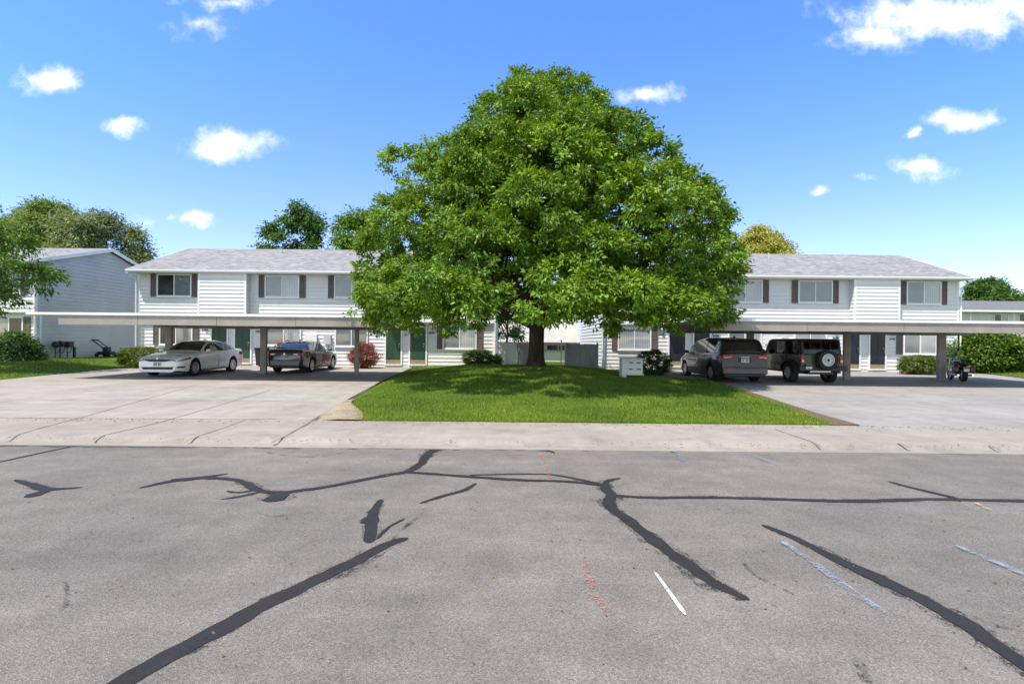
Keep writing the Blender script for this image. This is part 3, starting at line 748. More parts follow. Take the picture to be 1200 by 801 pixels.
def WL(a, b, y1, panes, sh, h=1.32):
    m = (a+b)/2; z = PZ(m, y1, 28.6)
    return (X(a,28.6,395), X(b,28.6,395), z, z+h, 'l', panes, [(X(c,28.6,395), X(d,28.6,395)) for c, d in sh])
def DR(a, b, y1, m): 
    z = PZ((a+b)/2, y1, 28.6); return (X(a,28.6,400), X(b,28.6,400), z, z+2.05, m)
pm, pp, pd = 'pane_mid', 'pane_pale', 'pane_dark'
spec_L = dict(
  bays=[(X(233,27.95), X(287.5,27.95)), (X(452,27.95), X(507,27.95))],
  windows=[WU(184.6,225.4,321,347.5,(pd,pm),[(177.5,184),(226,232.3)]), WU(311,351.3,322.5,348.6,(pm,pp),[(303.8,310.4),(352,358.4)]), WU(392.2,433,323.2,349.2,(pm,pp),[(385,391.6),(433.6,440)]), WU(515,556,324,350,(pm,pm),[(508.4,514.4),(556.6,563)]),
           WL(187.5,226.5,404,(pd,pm),[(180.5,187),(227,233.5)]), WL(312.5,353.5,404.8,(pm,pp),[]), WL(393,431.5,406,(pm,pm),[]), WL(519,558.7,408.7,(pm,pp),[(512.3,518.5),(559.3,565.8)])],
  doors=[DR(248.8,266.4,424.3,'door_green'), DR(276.2,294,424.6,'door_green'), DR(452.8,470,426.2,'door_green'), DR(481,499,426.4,'door_green')],
  numbers=[('2424', X(240.5,28.6), PZ(240,387.5,28.6)), ('2426', X(303.5,28.6), PZ(303,389.5,28.6)), ('2428', X(441,28.6), PZ(441,391,28.6)), ('2430', X(506,28.6), PZ(506,391,28.6))],
  boxes=[(X(366,28.6), PZ(366,396,28.6), .62, .36, 'siding'), (X(385,28.6), PZ(385,397.5,28.6), .36, .5, 'grey_box')], vents=[X(330, 32), X(455,32)])
xL0, xL1 = X(163,28.45,330), X(579,28.6,400)
aL = apartment('apartment_building', 'white sided two storey building with green doors and brown shutters', xL0, xL1, spec_L)
spec_R = dict(
  bays=[(X(783,27.95), X(835,27.95)), (X(1002,27.95), X(1053.5,27.95))],
  windows=[WU(722,763,325,351,(pm,pm),[(715,721),(764,770)]), WU(852,893,328,354.4,(pm,pp),[(845,851.4),(893.8,900.4)]), WU(934.6,975,328.6,355,(pm,pm),[(927.5,934),(975.6,982)]), WU(1061.3,1102,329.6,356.6,(pm,pp),[(1054.4,1060.8),(1102.6,1108.8)]),
           WL(723.7,762.8,409.8,(pp,pp),[(717,723.2),(763.4,770.4)]), WL(852.5,892,411,(pm,pp),[]), WL(929.8,968.2,412.6,(pp,pp),[]), WL(1057.6,1097,415,(pm,pp),[(1050,1057)])],
  doors=[DR(784,802.6,428.2,'door_navy'), DR(813,831,428.6,'door_navy'), DR(988.5,1006.3,431.6,'door_navy'), DR(1018.8,1036.4,431.8,'door_navy')],
  numbers=[('2434', X(775,28.6), PZ(775,392.5,28.6)), ('2436', X(839,28.6), PZ(839,394.5,28.6)), ('2438', X(979,28.6), PZ(979,397.2,28.6)), ('2440', X(1045.5,28.6), PZ(1045,398.2,28.6))],
  boxes=[(X(903,28.6), PZ(903,399,28.6), .62, .36, 'siding'), (X(919,28.6), PZ(919,400,28.6), .3, .45, 'grey_box')], vents=[X(900,32)])
xR0, xR1 = X(706.5,28.6,400), X(1122.6,28.45,340)
aR = apartment('apartment_building', 'white sided two storey building with navy doors and brown shutters', xR0, xR1, spec_R)
# neighbour on the far left, its shaded end wall facing the driveway
xn = X(42, 27, 400); bn = .44
spec_N = dict(bays=[], windows=[(xn-2.15, xn-.72, 3.95, 5.15, 'u', (pd,pm), [(xn-2.5, xn-2.2), (xn-.68, xn-.38)]), (xn-2.3, xn-.8, 1.5, 2.75, 'l', (pm,pd), [])], doors=[], numbers=[])
aN = apartment('apartment_building', 'far left building whose blue grey shaded gable wall faces the driveway', xn-14, xn, spec_N, YL=27.2, YU=26.95, YB=26.6, YE=26.4, depth=9.6, base=bn, zmid=3.0, ze=5.62, zr=7.15, endm='siding_blue')
shutter(aN, xn-.76, xn-.46, 1.5, 2.75, 27.18, 'shutter_tan')

# ------------------------------------------------------------------ carports
def carport(label, xa, xb, xf, posts, Yf=18.4, Yr=23.5, zt=2.54):
    t = thing('carport', label, 'carport', ((xa+xb)/2, 21.4, slab_z(21.4)))
    mb = MB(); n = int((xb-xa)/.15); vs = []; fs = []
    for i in range(n+1):
        x = xa + (xb-xa)*i/n; z = zt-.035 if i % 2 else zt
        for (y, dzz) in ((Yf-.06, 0), (Yr+.06, -.0)): vs += [(x, y, z), (x, y, z-.05)]
    for i in range(n):
        a = i*4; b = a+4
        fs += [(a,b,b+2,a+2), (a+1,a+3,b+3,b+1), (a,a+1,b+1,b), (a+2,b+2,b+3,a+3)]
    mb.add(vs, fs); mb.build('roof_deck', M['under'], t, world=True)
    mb = MB(); mb.box(xa, xb, Yf-.10, Yf-.063, zt-.06, zt+.03); mb.box(xa, xb, Yr+.063, Yr+.1, zt-.06, zt+.03); mb.each('edge_flashing', M['deck'], t, world=True)
    mb = MB(); nb = 4; wb = (xf[1]-xf[0])/nb
    for q in range(nb):
        mb.box(xf[0]+q*wb, xf[0]+(q+1)*wb-.012, Yf-.05, Yf+.02, zt-.40+(.006 if q % 2 else 0), zt-.062); mb.box(xf[0]+q*wb, xf[0]+(q+1)*wb-.012, Yr-.02, Yr+.05, zt-.40, zt-.062)
    mb.each('fascia', M['beam'], t, world=True)
    mb = MB()
    for (px, w) in posts:
        x = PX(px, 420, 22.4)
        mb.prism([(Yf+.03, zt-.11), (Yr-.03, zt-.11), (Yr-.03, zt-.22), (22.7, zt-.36), (22.0, zt-.36), (Yf+.03, zt-.22)], 'x', x-.05, x+.05)
    mb.each('cross_beam', M['post'], t, world=True)
    mb = MB(); mb.box(xf[0]+.1, xf[1]-.1, 22.26, 22.38, zt-.30, zt-.10); mb.box(xf[0]+.1, xf[1]-.1, 19.8, 19.88, zt-.2, zt-.06); mb.box(xf[0]+.1, xf[1]-.1, 23.1, 23.18, zt-.2, zt-.06); mb.each('purlin', M['post'], t, world=True)
    for (px, w) in posts:
        x = PX(px, 420, 22.4); mb = MB()
        mb.box(x-w/2, x+w/2, 22.4-.075, 22.4+.075, slab_z(22.4)-.05, zt-.30)
        o = mb.build('post', M['post'], t, world=True, bevel=.008)
    return t
carport('taupe flat roofed carport sheltering the white sedan and the dark sedan', PX(33,367,18.4), PX(446,372,18.4), (PX(70,372,18.4), PX(440,372,18.4)), [(198,.26),(309,.26),(418,.16)])
carport('taupe flat roofed carport sheltering the minivan and the boxy SUV', PX(828,374,18.4), 21.5, (PX(832,374,18.4), 21.0), [(879,.27),(992,.27),(1103,.32),(1214,.27)])

# ------------------------------------------------------------------ vehicles
def ip(tab):
    xs = np.array([a for a, b in tab]); ys = np.array([b for a, b in tab])
    # monotone-ish smooth interpolation
    m = np.zeros(len(xs)); h = np.diff(xs); d = np.diff(ys)/h
    m[0] = d[0]; m[-1] = d[-1]
    for i in range(1, len(xs)-1):
        m[i] = 0 if d[i-1]*d[i] <= 0 else 3*(h[i-1]+h[i])/((2*h[i]+h[i-1])/d[i-1] + (h[i]+2*h[i-1])/d[i])
    def f(s):
        s = min(max(s, xs[0]), xs[-1]); i = min(max(int(np.searchsorted(xs, s))-1, 0), len(xs)-2)
        t = (s-xs[i])/h[i]; t2 = t*t; t3 = t2*t
        return float((2*t3-3*t2+1)*ys[i] + (t3-2*t2+t)*h[i]*m[i] + (-2*t3+3*t2)*ys[i+1] + (t3-t2)*h[i]*m[i+1])
    return f
class Car:
    # s runs from the nose (0) to the tail (L); local x lateral, local y = s - L/2
    def __init__(c, root, L, hw, zb, zs, zr, hwr, axles, r, paint):
        c.root, c.L, c.hw, c.zb, c.zs, c.zr, c.hwr, c.ax, c.r, c.paint = root, L, ip(hw), ip(zb), ip(zs), ip(zr), hwr, axles, r, paint
        c.zmax = max(b for a, b in zr); c.arch = r+.055
    def archz(c, s):
        z = 0
        for a in c.ax:
            if abs(s-a) < c.arch: z = max(z, c.r + math.sqrt(c.arch**2-(s-a)**2))
        return z
    def sec(c, s):
        hw, b, t, zr = c.hw(s), c.zb(s), c.zs(s), c.zr(s)
        zr = max(zr, t+.01); g = min(1, max(0, (zr-t-.06)/(c.zmax-t-.06)))
        ye = hw*.88*(1-g) + c.hwr*g
        ze = t + (zr-t)*.55 if g <= 0 else (t+(zr-t)*.55)*(1-min(1,g*2)) + (zr-.07)*min(1,g*2)
        yi = ye*.8*(1-g) + (c.hwr-.14)*g
        return [(0,b),(hw*.80,b),(hw*.955,b+.05),(hw*.995,b+.32*(t-b)),(hw*1.0,b+.6*(t-b)),(hw*.98,t-.07),(hw*.935,t),(ye,ze),(yi,zr-.015),(0,zr)]
    def side_y(c, s, z):
        p = c.sec(s)[1:7]
        return float(np.interp(z, [q[1] for q in p], [q[0] for q in p]))
    def body(c, name='body'):
        st = set(np.linspace(0, c.L, 70).tolist())
        for a in c.ax:
            for k in np.linspace(-c.arch, c.arch, 21): st.add(a+float(k))
            st.add(a-c.arch-.004); st.add(a+c.arch+.004)
        st = sorted(st); vs = []; fs = []; rows = None; mi = []
        for s in st:
            p = c.sec(s); az = c.archz(s); q = []
            for i, (y, z) in enumerate(p):
                if 1 <= i <= 4 and az > 0: z = max(z, az + .012*(i-1))
                q.append((y, z))
            full = [(-y, z) for (y, z) in q[:0:-1]][1:] if False else None
            ring = [(y, z) for (y, z) in q] + [(-y, z) for (y, z) in q[-2:0:-1]]
            rows = len(ring)
            vs += [(y, s-c.L/2, z) for (y, z) in ring]
        n = len(st)
        for i in range(n-1):
            for k in range(rows):
                k2 = (k+1) % rows; fs.append((i*rows+k, i*rows+k2, (i+1)*rows+k2, (i+1)*rows+k))
                mi.append(1 if k in (0, 1, rows-1, rows-2) else 0)
        fs.append(tuple(range(rows))); fs.append(tuple(range((n-1)*rows, n*rows))); mi += [0, 0]
        me = bpy.data.meshes.new(name); me.from_pydata(vs, [], fs); me.polygons.foreach_set('material_index', mi)
        bm = bmesh.new(); bm.from_mesh(me); bmesh.ops.recalc_face_normals(bm, faces=bm.faces[:]); bm.to_mesh(me); bm.free()
        return link(name, me, [c.paint, M['black']], c.root, smooth=True, angle=38)
    def solid(c, name, P0, P1, m, nx, parent=None):
        # two grids (inner, outer) -> closed thin shell
        n = len(P0); mb = MB(); ny = n//nx; fs = []
        for j in range(ny-1):
            for i in range(nx-1):
                k = j*nx+i; fs += [(k,k+1,k+nx+1,k+nx), (n+k,n+k+nx,n+k+nx+1,n+k+1)]
        edge = [i for i in range(nx)] + [j*nx+nx-1 for j in range(1,ny)] + [(ny-1)*nx+i for i in range(nx-2,-1,-1)] + [j*nx for j in range(ny-2,0,-1)]
        for a, b in zip(edge, edge[1:]+edge[:1]): fs.append((a, n+a, n+b, b))
        mb.add(list(P0)+list(P1), fs); return mb.build(name, m, parent or c.root, smooth=True, angle=40)
    def patch(c, name, s0, s1, zl, zh, side, m, off=.006, n=9, parent=None):
        zl = zl if callable(zl) else (lambda s, v=zl: v); zh = zh if callable(zh) else (lambda s, v=zh: v)
        A = []; B = []
        for j in range(5):
            for i in range(n):
                s = s0+(s1-s0)*i/(n-1); z = zl(s)+(zh(s)-zl(s))*j/4; az = c.archz(s)
                z = max(z, az+.02) if az else z
                y = c.side_y(s, z); A.append((side*(y-.012), s-c.L/2, z)); B.append((side*(y+off), s-c.L/2, z))
        return c.solid(name, A, B, m, n, parent)
    def side_glass(c, s0, s1, side, m, low=.025, top=.035, off=.008, n=13, name='side_window'):
        A = []; B = []; S = []
        for i in range(200):
            s = s0+(s1-s0)*i/199; p = c.sec(s)
            if p[7][1]-top > p[6][1]+low+.012: S.append(s)
        if not S: return
        a, b = S[0], S[-1]
        for j in range(3):
            for i in range(n):
                s = a+(b-a)*i/(n-1); p = c.sec(s); z0 = p[6][1]+low; z1 = max(z0+.008, p[7][1]-top); z = z0+(z1-z0)*j/2
                y = np.interp(z, [p[6][1], p[7][1]], [p[6][0], p[7][0]]); A.append((side*(y-.015), s-c.L/2, z)); B.append((side*(y+off), s-c.L/2, z))
        return c.solid(name, A, B, m, n)
    def top_glass(c, name, s0, s1, m, wf=.93, off=.010, n=11):
        A = []; B = []; ny = 9
        for j in range(ny):
            s = s0+(s1-s0)*j/(ny-1); p = c.sec(s); ys = [0, p[8][0], p[7][0]]; zs = [p[9][1], p[8][1], p[7][1]]
            for i in range(n):
                u = -1+2*i/(n-1); y = abs(u)*wf*p[7][0]; z = np.interp(y, ys, zs)
                A.append((math.copysign(y, u), s-c.L/2, z-.02)); B.append((math.copysign(y, u), s-c.L/2+(off if s0 > c.L/2 else -off), z+off))
        return c.solid(name, A, B, m, n)
    def block(c, name, x0, x1, s0, s1, z0, z1, m, bevel=.01, parent=None):
        mb = MB(); mb.box(x0, x1, s0-c.L/2, s1-c.L/2, z0, z1); return mb.build(name, m, parent or c.root, bevel=bevel)
    def wheels(c, rim='alloy', spokes=10, w=.215, inset=.0, rr=.66, names=True):
        for a in c.ax:
            for side in (-1, 1):
                x = side*(c.hw(a)-.012-w/2-inset); wheel(c.root, x, a-c.L/2, c.r, w, side, rim, spokes, rr)
    def door(c, s0, s1, side, m=None, hs=None):
        zl = lambda s: c.zb(s)+.10; zh = lambda s: c.zs(s)-.035
        c.patch('door_seam', s0-.012, s1+.012, lambda s: zl(s)-.012, lambda s: zh(s)+.010, side, M['black'], .0025)
        d = c.patch('door', s0+.004, s1-.004, zl, zh, side, m or c.paint, .006)
        hx = hs if hs else s1-.2
        z = c.zs(hx)-.13; y = c.side_y(hx, z)
        mb = MB(); mb.box(side*(y+.006)-.012, side*(y+.006)+.02*1, hx-.09-c.L/2, hx+.09-c.L/2, z-.016, z+.016); mb.build('handle', m or c.paint, d, bevel=.006)
        return d
    def mirror(c, s, side, m=None):
        p = c.sec(s); y = p[6][0]; z = p[6][1]
        mb = MB(); mb.ball((side*(y+.13), s-c.L/2, z+.10), (.10, .075, .075), 12, 8); mb.tube([(side*(y-.02), s-c.L/2, z+.02), (side*(y+.08), s-c.L/2, z+.07)], .022, 6)
        return mb.build('mirror', m or c.paint, c.root, smooth=True)
def wheel(root, x, y, r, w, side, rim='alloy', spokes=10, rr=.66, name='wheel', axis='x'):
    wt = thing(name, None, None); wt.parent = root; wt.location = (x, y, r)
    ri = r*rr; h = w/2
    mb = MB(); mb.lathe([(ri, -h*.86), (ri+.02, -h*.98), (r*.92, -h), (r*.985, -h*.86), (r, -h*.6), (r, h*.6), (r*.985, h*.86), (r*.92, h), (ri+.02, h*.98), (ri, h*.86), (ri, -h*.86)], 'x', 36)
    mb.build('tyre', M['tyre'], wt, smooth=True)
    mb = MB(); o = side*h
    mb.lathe([(ri+.004, o*.90), (ri-.03, o*.92), (ri-.045, o*.72), (ri-.045, -o*.5), (ri+.002, -o*.7)], 'x', 36)
    mb.lathe([(.0, o*.80), (r*.16, o*.80), (r*.19, o*.66), (r*.19, o*.5)], 'x', 20)
    for k in range(spokes):
        t = 2*math.pi*k/spokes; ca, sa = math.cos(t), math.sin(t); wd = r*(.075 if spokes > 6 else .11)
        def pt(rad, tang, xx): return (xx, rad*ca-tang*sa, rad*sa+tang*ca)
        mb.add([pt(r*.12,-wd,o*.78), pt(r*.12,wd,o*.78), pt(ri-.02,wd*.8,o*.88), pt(ri-.02,-wd*.8,o*.88), pt(r*.12,-wd,o*.6), pt(r*.12,wd,o*.6), pt(ri-.02,wd*.8,o*.66), pt(ri-.02,-wd*.8,o*.66)],
               [(0,1,2,3),(4,7,6,5),(0,4,5,1),(1,5,6,2),(2,6,7,3),(3,7,4,0)])
    mb.build('rim', M[rim], wt, smooth=True, angle=30)
    mb = MB(); mb.lathe([(0, o*.30), (ri-.03, o*.30), (ri-.03, o*.22), (0, o*.22)], 'x', 24); mb.build('brake_disc', M['dark_metal'], wt)
    return wt
def plate(c, s, z, txtm='plate_dark', band='plate_red', rear=False, y=0.0):
    o = .012 if rear else -.012
    k = c.block('licence_plate', y-.155, y+.155, min(s, s+o), max(s, s+o), z-.08, z+.08, M['plate'], .004)
    s2 = s+o*1.05
    b = MB(); b.box(y-.15, y+.15, min(s2, s2+o*.3)-c.L/2, max(s2, s2+o*.3)-c.L/2, z+.045, z+.072); b.build('plate_band', M[band], k)
    b = MB()
    for i in range(6):
        if i == 3: continue
        x = y-.12+i*.042; b.box(x, x+.026, min(s2, s2+o*.3)-c.L/2, max(s2, s2+o*.3)-c.L/2, z-.045, z+.03)
    b.build('plate_lettering', M[txtm], k)

def sedan(name, label, x, D, face_cam, paint, kind):
    L = 4.86 if kind == 'white' else 4.62
    t = thing(name, label, 'car', (x, D, slab_z(D)), 0 if face_cam else math.pi)
    k = L/4.86; Wd = .93 if kind == 'white' else .885
    hw = [(0,.70*Wd/.93),(.05,.765*Wd/.93),(.16,.845*Wd/.93),(.4,.90*Wd/.93),(.9,.925*Wd/.93),(2.4*k,Wd),(4.0*k,.91*Wd/.93),(4.55*k,.855*Wd/.93),(4.80*k,.80*Wd/.93),(L,.74*Wd/.93)]
    zb = [(0,.20),(.5,.165),(4.2*k,.185),(L,.29)]
    zs = [(0,.60),(.04,.66),(.2,.72),(.6,.80),(1.25*k,.90),(2*k,.945),(3.5*k,1.0),(4.3*k,1.035),(4.7*k,1.03),(4.82*k,.99),(L,.93)]
    zr = [(0,.63),(.04,.69),(.2,.76),(.6,.86),(1.25*k,.965),(1.42*k,1.0),(1.85*k,1.24),(2.2*k,1.39),(2.6*k,1.455),(2.95*k,1.465),(3.4*k,1.425),(3.8*k,1.32),(4.2*k,1.15),(4.35*k,1.10),(4.7*k,1.075),(4.83*k,1.02),(L,.95)]
    c = Car(t, L, hw, zb, zs, zr, .585, (.95*k, 3.78*k), .335, paint)
    c.body(); c.top_glass('windshield', 1.50*k, 2.22*k, M['glass']); c.top_glass('rear_window', 3.50*k, 4.24*k, M['glass'], .88)
    for sd in (-1, 1):
        c.side_glass(1.72*k, 2.52*k, sd, M['glass']); c.side_glass(2.60*k, 3.36*k, sd, M['glass']); c.side_glass(3.40*k, 3.95*k, sd, M['glass'], name='quarter_window')
        c.door(1.42*k, 2.55*k, sd); c.door(2.58*k, 3.38*k, sd, M['door_reflection'] if (kind == 'dark' and sd < 0) else None)
        c.mirror(1.68*k, sd)
        c.patch('headlight', .02, .66, lambda s: .615+.13*s, lambda s: min(c.zs(s)-.03, .675+.15*s), sd, M['lens_clear'], .010)
        mb = MB(); xo = c.hw(0); mb.prism([(sd*.535,.655),(sd*(xo-.01),.62),(sd*(xo-.01),.668),(sd*.54,.705)], 'y', -L/2-.016, -L/2+.01); mb.build('headlight', M['lens_clear'], t, bevel=.006)
        c.patch('tail_light', L-.52, L-.015, lambda s: .80, lambda s: .93, sd, M['lens_red'], .008)
        c.patch('fog_lamp', .03, .30, .36, .42, sd, M['black'], .006)
        mb = MB(); xo = c.hw(L)*.97
        mb.box(min(sd*.42, sd*xo), max(sd*.42, sd*xo), L-L/2-.004, L-L/2+.018, .80, .905); mb.build('tail_light', M['lens_red'], t, bevel=.012)
        if kind == 'dark':
            mb = MB(); mb.prism([(sd*.36,.875),(sd*.62,.885),(sd*.60,.80),(sd*.46,.80)], 'y', L/2+.012, L/2+.027); mb.build('reverse_light', M['lens_pale'], t)
        c.patch('sill_trim', 1.35*k, 3.35*k, lambda s: c.zb(s)+.055, lambda s: c.zb(s)+.09, sd, M['chrome'] if kind == 'white' else M['black'], .006)
    mb = MB(); mb.prism([(-.52,.70),(.52,.70),(.50,.655),(.30,.60),(-.30,.60),(-.50,.655)], 'y', -L/2-.018, -L/2+.01); mb.build('grille', M['black'], t, bevel=.008)
    mb = MB(); mb.prism([(-.56,.30),(.56,.30),(.63,.395),(-.63,.395)], 'y', -L/2-.016, -L/2+.01); mb.each('lower_intake', M['black'], t)
    mb = MB(); mb.lathe([(0,-.008),(.05,-.008),(.055,0),(.055,.008)], 'y', 16, (0,-L/2-.018,.735)); mb.build('emblem', M['chrome'], t)
    plate(c, -.018, .50)
    c.block('bumper', -c.hw(L)*.96, c.hw(L)*.96, L-.01, L+.045, .33, .60, paint, .03)
    plate(c, L+.006, .72, rear=True)
    mb = MB(); mb.lathe([(0,.006),(.045,.006),(.05,0)], 'y', 16, (0,L/2+.004,.86)); mb.build('emblem', M['chrome'], t)
    mb = MB(); mb.box(-c.hw(L)*.9, c.hw(L)*.9, L/2-.02, L/2+.030, .26, .325); mb.build('bumper_trim', M['chrome'] if kind == 'white' else M['black'], t, bevel=.01)
    mb = MB(); mb.tube([(0,.55,1.465),(0,.68,1.50),(0,.72,1.46)], [.03,.02,.02], 6); mb.build('roof_antenna', paint, t)
    c.wheels('alloy', 10)
    return t
sedan('parked_car', 'white sedan parked nose out under the left carport', -13.82, 22.4, True, M['car_white'], 'white')
sedan('parked_car', 'dark blue grey sedan parked tail out, with a pale reflection painted on its door', -10.04, 24.9, False, M['car_dark'], 'dark')
sedan('parked_car', 'grey sedan parked beyond the big green shrub at the right edge', 34.9, 33.5, True, M['car_dark'], 'grey')

def minivan():
    L = 5.1; x, D = 9.02, 22.35; t = thing('parked_minivan', 'dark minivan parked tail out beside the round clipped shrub', 'minivan', (x, D, slab_z(D)), math.pi)
    hw = [(0,.72),(.06,.80),(.2,.88),(.5,.93),(1.0,.955),(3.0,.965),(4.6,.945),(4.95,.915),(L,.88)]
    zb = [(0,.22),(.5,.18),(4.4,.19),(L,.30)]
    zs = [(0,.66),(.05,.74),(.3,.86),(.8,.98),(1.3,1.04),(2.5,1.07),(4.5,1.13),(4.95,1.13),(L,1.08)]
    zr = [(0,.70),(.05,.78),(.3,.92),(.8,1.06),(1.0,1.12),(1.5,1.44),(1.95,1.66),(2.4,1.745),(3.2,1.775),(4.2,1.755),(4.62,1.72),(4.74,1.66),(4.9,1.42),(5.03,1.20),(L,1.12)]
    c = Car(t, L, hw, zb, zs, zr, .74, (.97, 4.06), .345, M['car_van'])
    c.body(); c.top_glass('windshield', 1.10, 1.98, M['glass']); c.top_glass('rear_window', 4.755, 5.015, M['glass'], .93)
    for sd in (-1, 1):
        c.side_glass(1.35, 2.30, sd, M['pane_pale'] if sd > 0 else M['glass']); c.side_glass(2.36, 3.42, sd, M['pane_pale'] if sd > 0 else M['glass']); c.side_glass(3.48, 4.62, sd, M['glass'], name='quarter_window')  # pale panes: reflections on the visible side painted into the glass colour
        c.door(1.45, 2.34, sd); c.door(2.37, 3.45, sd, hs=2.55); c.mirror(1.5, sd)
        c.patch('headlight', .05, .6, .70, lambda s: min(c.zs(s)-.03, .80+.1*s), sd, M['lens_clear'], .010)
        c.patch('tail_light', L-.42, L-.01, .93, lambda s: 1.09-.02*(L-s), sd, M['lens_red'], .012)
        xo = c.hw(L)*.985; mb = MB(); mb.prism([(sd*.47,.95),(sd*xo,.90),(sd*xo,1.10),(sd*.52,1.085)], 'y', L/2-.01, L/2+.03); mb.build('tail_light', M['lens_red'], t, bevel=.015)
        mb = MB(); mb.prism([(sd*.54,.985),(sd*.82,.965),(sd*.82,.995),(sd*.56,1.01)], 'y', L/2+.031, L/2+.036); mb.build('reverse_light', M['lens_pale'], t)
        c.patch('side_moulding', 1.45, 3.45, lambda s: c.zb(s)+.10, lambda s: c.zb(s)+.15, sd, M['chrome'], .010)
        mb = MB(); mb.box(min(sd*.5,sd*.78), max(sd*.5,sd*.78), L/2+.052, L/2+.062, .50, .535); mb.build('reflector', M['lens_red'], t)
    mb = MB(); mb.prism([(-.17,.995),(0,.985),(.17,.995),(.17,1.015),(0,1.008),(-.17,1.015)], 'y', L/2-.005, L/2+.02); mb.build('emblem', M['chrome'], t)
    mb = MB(); mb.box(-.5, .5, -L/2-.015, -L/2+.01, .55, .70); mb.build('grille', M['black'], t)
    c.block('bumper', -.87, .87, L-.02, L+.05, .34, .60, M['car_van'], .03)
    c.block('bumper_trim', -.80, .80, L-.01, L+.035, .255, .335, M['black'], .012)
    c.block('tailgate_seam', -.80, .80, L-.01, L+.004, .612, .628, M['black'], .002)
    c.block('badge_recess', -.26, .26, L-.006, L+.006, .80, .965, M['black'], .004)
    plate(c, L+.008, .875, rear=True)
    mb = MB(); mb.prism([(1.45,1.76),(1.62,1.76),(1.60,1.84),(1.57,1.84)], 'x', -.02, .02); mb.build('roof_antenna', M['black'], t)
    c.block('spoiler', -.66, .66, 4.66, 4.80, 1.685, 1.715, M['car_van'], .012)
    c.wheels('alloy', 10, .23)
minivan()

